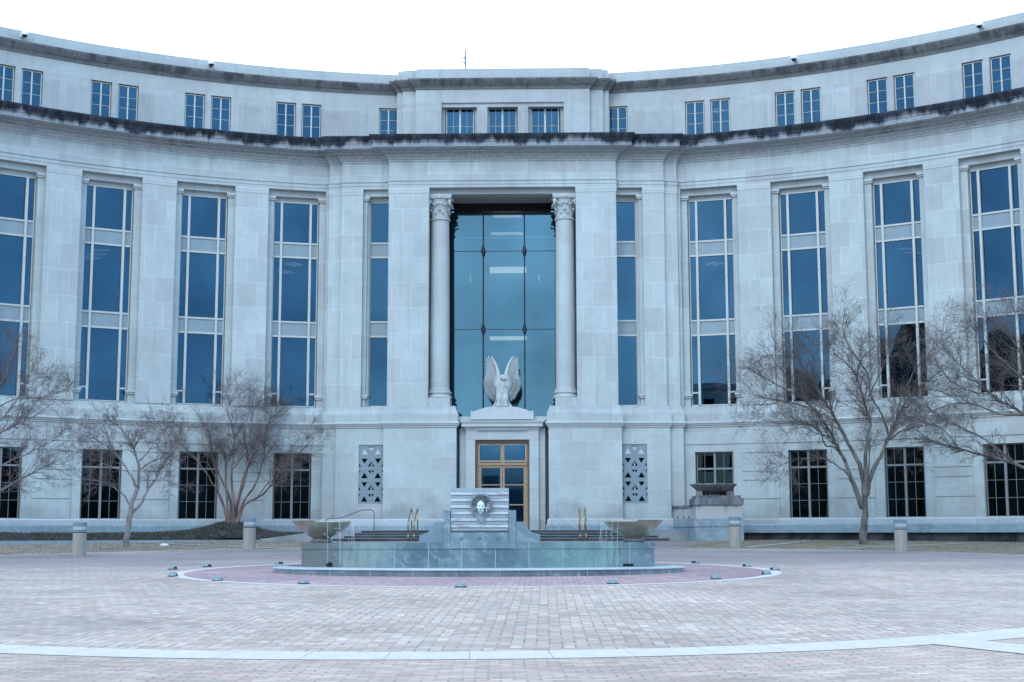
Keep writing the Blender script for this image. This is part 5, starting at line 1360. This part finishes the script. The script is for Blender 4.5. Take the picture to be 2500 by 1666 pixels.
# the large tree on the right lawn
s = .3507*62.5/F_
tree('bare_tree', 'large wide-spreading bare tree with a stout lichened trunk on the right lawn', (16.05,62.5,gz(62.5)-.08), s, (1165,1232),
  [([(1165,1245),(1160,1180),(1168,1100),(1180,1000),(1184,900),(1188,800)],.24,.10),
   ([(1165,975),(1110,820),(1082,740),(1050,640),(1005,550),(955,440),(880,330),(800,230),(720,120),(660,40)],.13,.018),
   ([(1182,900),(1168,700),(1130,600),(1060,440),(1000,300),(945,200),(885,60),(815,-50),(740,-120)],.13,.016),
   ([(1188,900),(1192,640),(1215,480),(1228,380),(1192,250),(1150,100),(1090,0),(990,-80)],.11,.015),
   ([(1195,880),(1225,770),(1270,680),(1330,590),(1372,500),(1450,370),(1520,240),(1600,150),(1720,60),(1840,-20)],.13,.016),
   ([(1370,505),(1335,400),(1300,310),(1232,200),(1210,60),(1130,-60),(1055,-180),(1030,-290)],.07,.012),
   ([(1372,500),(1450,440),(1560,415),(1690,395)],.06,.012),
   ([(1195,800),(1240,640),(1268,520),(1275,430)],.05,.015),
   ([(1060,650),(980,560),(900,540),(840,430),(700,400),(560,410),(430,390)],.05,.010),
   ([(955,440),(860,300),(740,270),(600,240),(480,230),(380,210)],.045,.010),
   ([(1110,820),(1060,740),(980,680),(880,640),(700,640),(560,690)],.045,.010),
   ([(885,60),(860,-60),(800,-140),(690,-200)],.04,.010),
   ([(1150,100),(1180,-20),(1260,-120),(1370,-180)],.045,.010),
   ([(1520,240),(1500,120),(1560,0),(1630,-80),(1680,-160)],.045,.010),
   ([(1232,200),(1320,60),(1400,-60),(1450,-160)],.04,.010),
   ([(800,230),(640,120),(520,20),(420,-60)],.04,.010),
   ([(1600,150),(1720,170),(1830,230)],.03,.009)], M['bark_grey'], M['twig_r'], 23, .92, spread=2.6, twl=1.22, nb=5.4)
# tree whose trunk is outside the right edge
tree('bare_tree', 'bare tree reaching in from beyond the right edge', (2.106+52*((2650-1250)/F_-.0222),52,gz(52)-.05), sp, (2650,1345),
  [([(2650,1350),(2648,1290),(2642,1235),(2630,1200)],.18,.13),
   ([(2632,1210),(2590,1175),(2520,1150),(2460,1122),(2400,1105),(2330,1085),(2290,1070),(2240,1075)],.095,.012),
   ([(2630,1200),(2570,1090),(2500,1010),(2430,965),(2370,900),(2325,850)],.09,.012),
   ([(2630,1200),(2570,1020),(2500,920),(2440,850),(2400,790)],.09,.012),
   ([(2632,1200),(2600,1040),(2530,900),(2490,820),(2470,760)],.09,.012),
   ([(2500,1010),(2430,1010),(2350,985),(2270,1000),(2210,1030)],.045,.010),
   ([(2460,1122),(2390,1070),(2310,1030),(2260,1000)],.04,.010),
   ([(2430,965),(2360,955),(2300,930),(2250,880)],.035,.009),
   ([(2620,1170),(2640,1000),(2600,860),(2560,760)],.08,.012),
   ([(2330,1085),(2290,1040),(2240,1020)],.025,.008)], M['bark_grey'], M['twig_r'], 31, 1.0, spread=1.6, twl=.95, nb=4.6)
for o in bpy.data.objects:
    if '_w' in o: del o['_w']
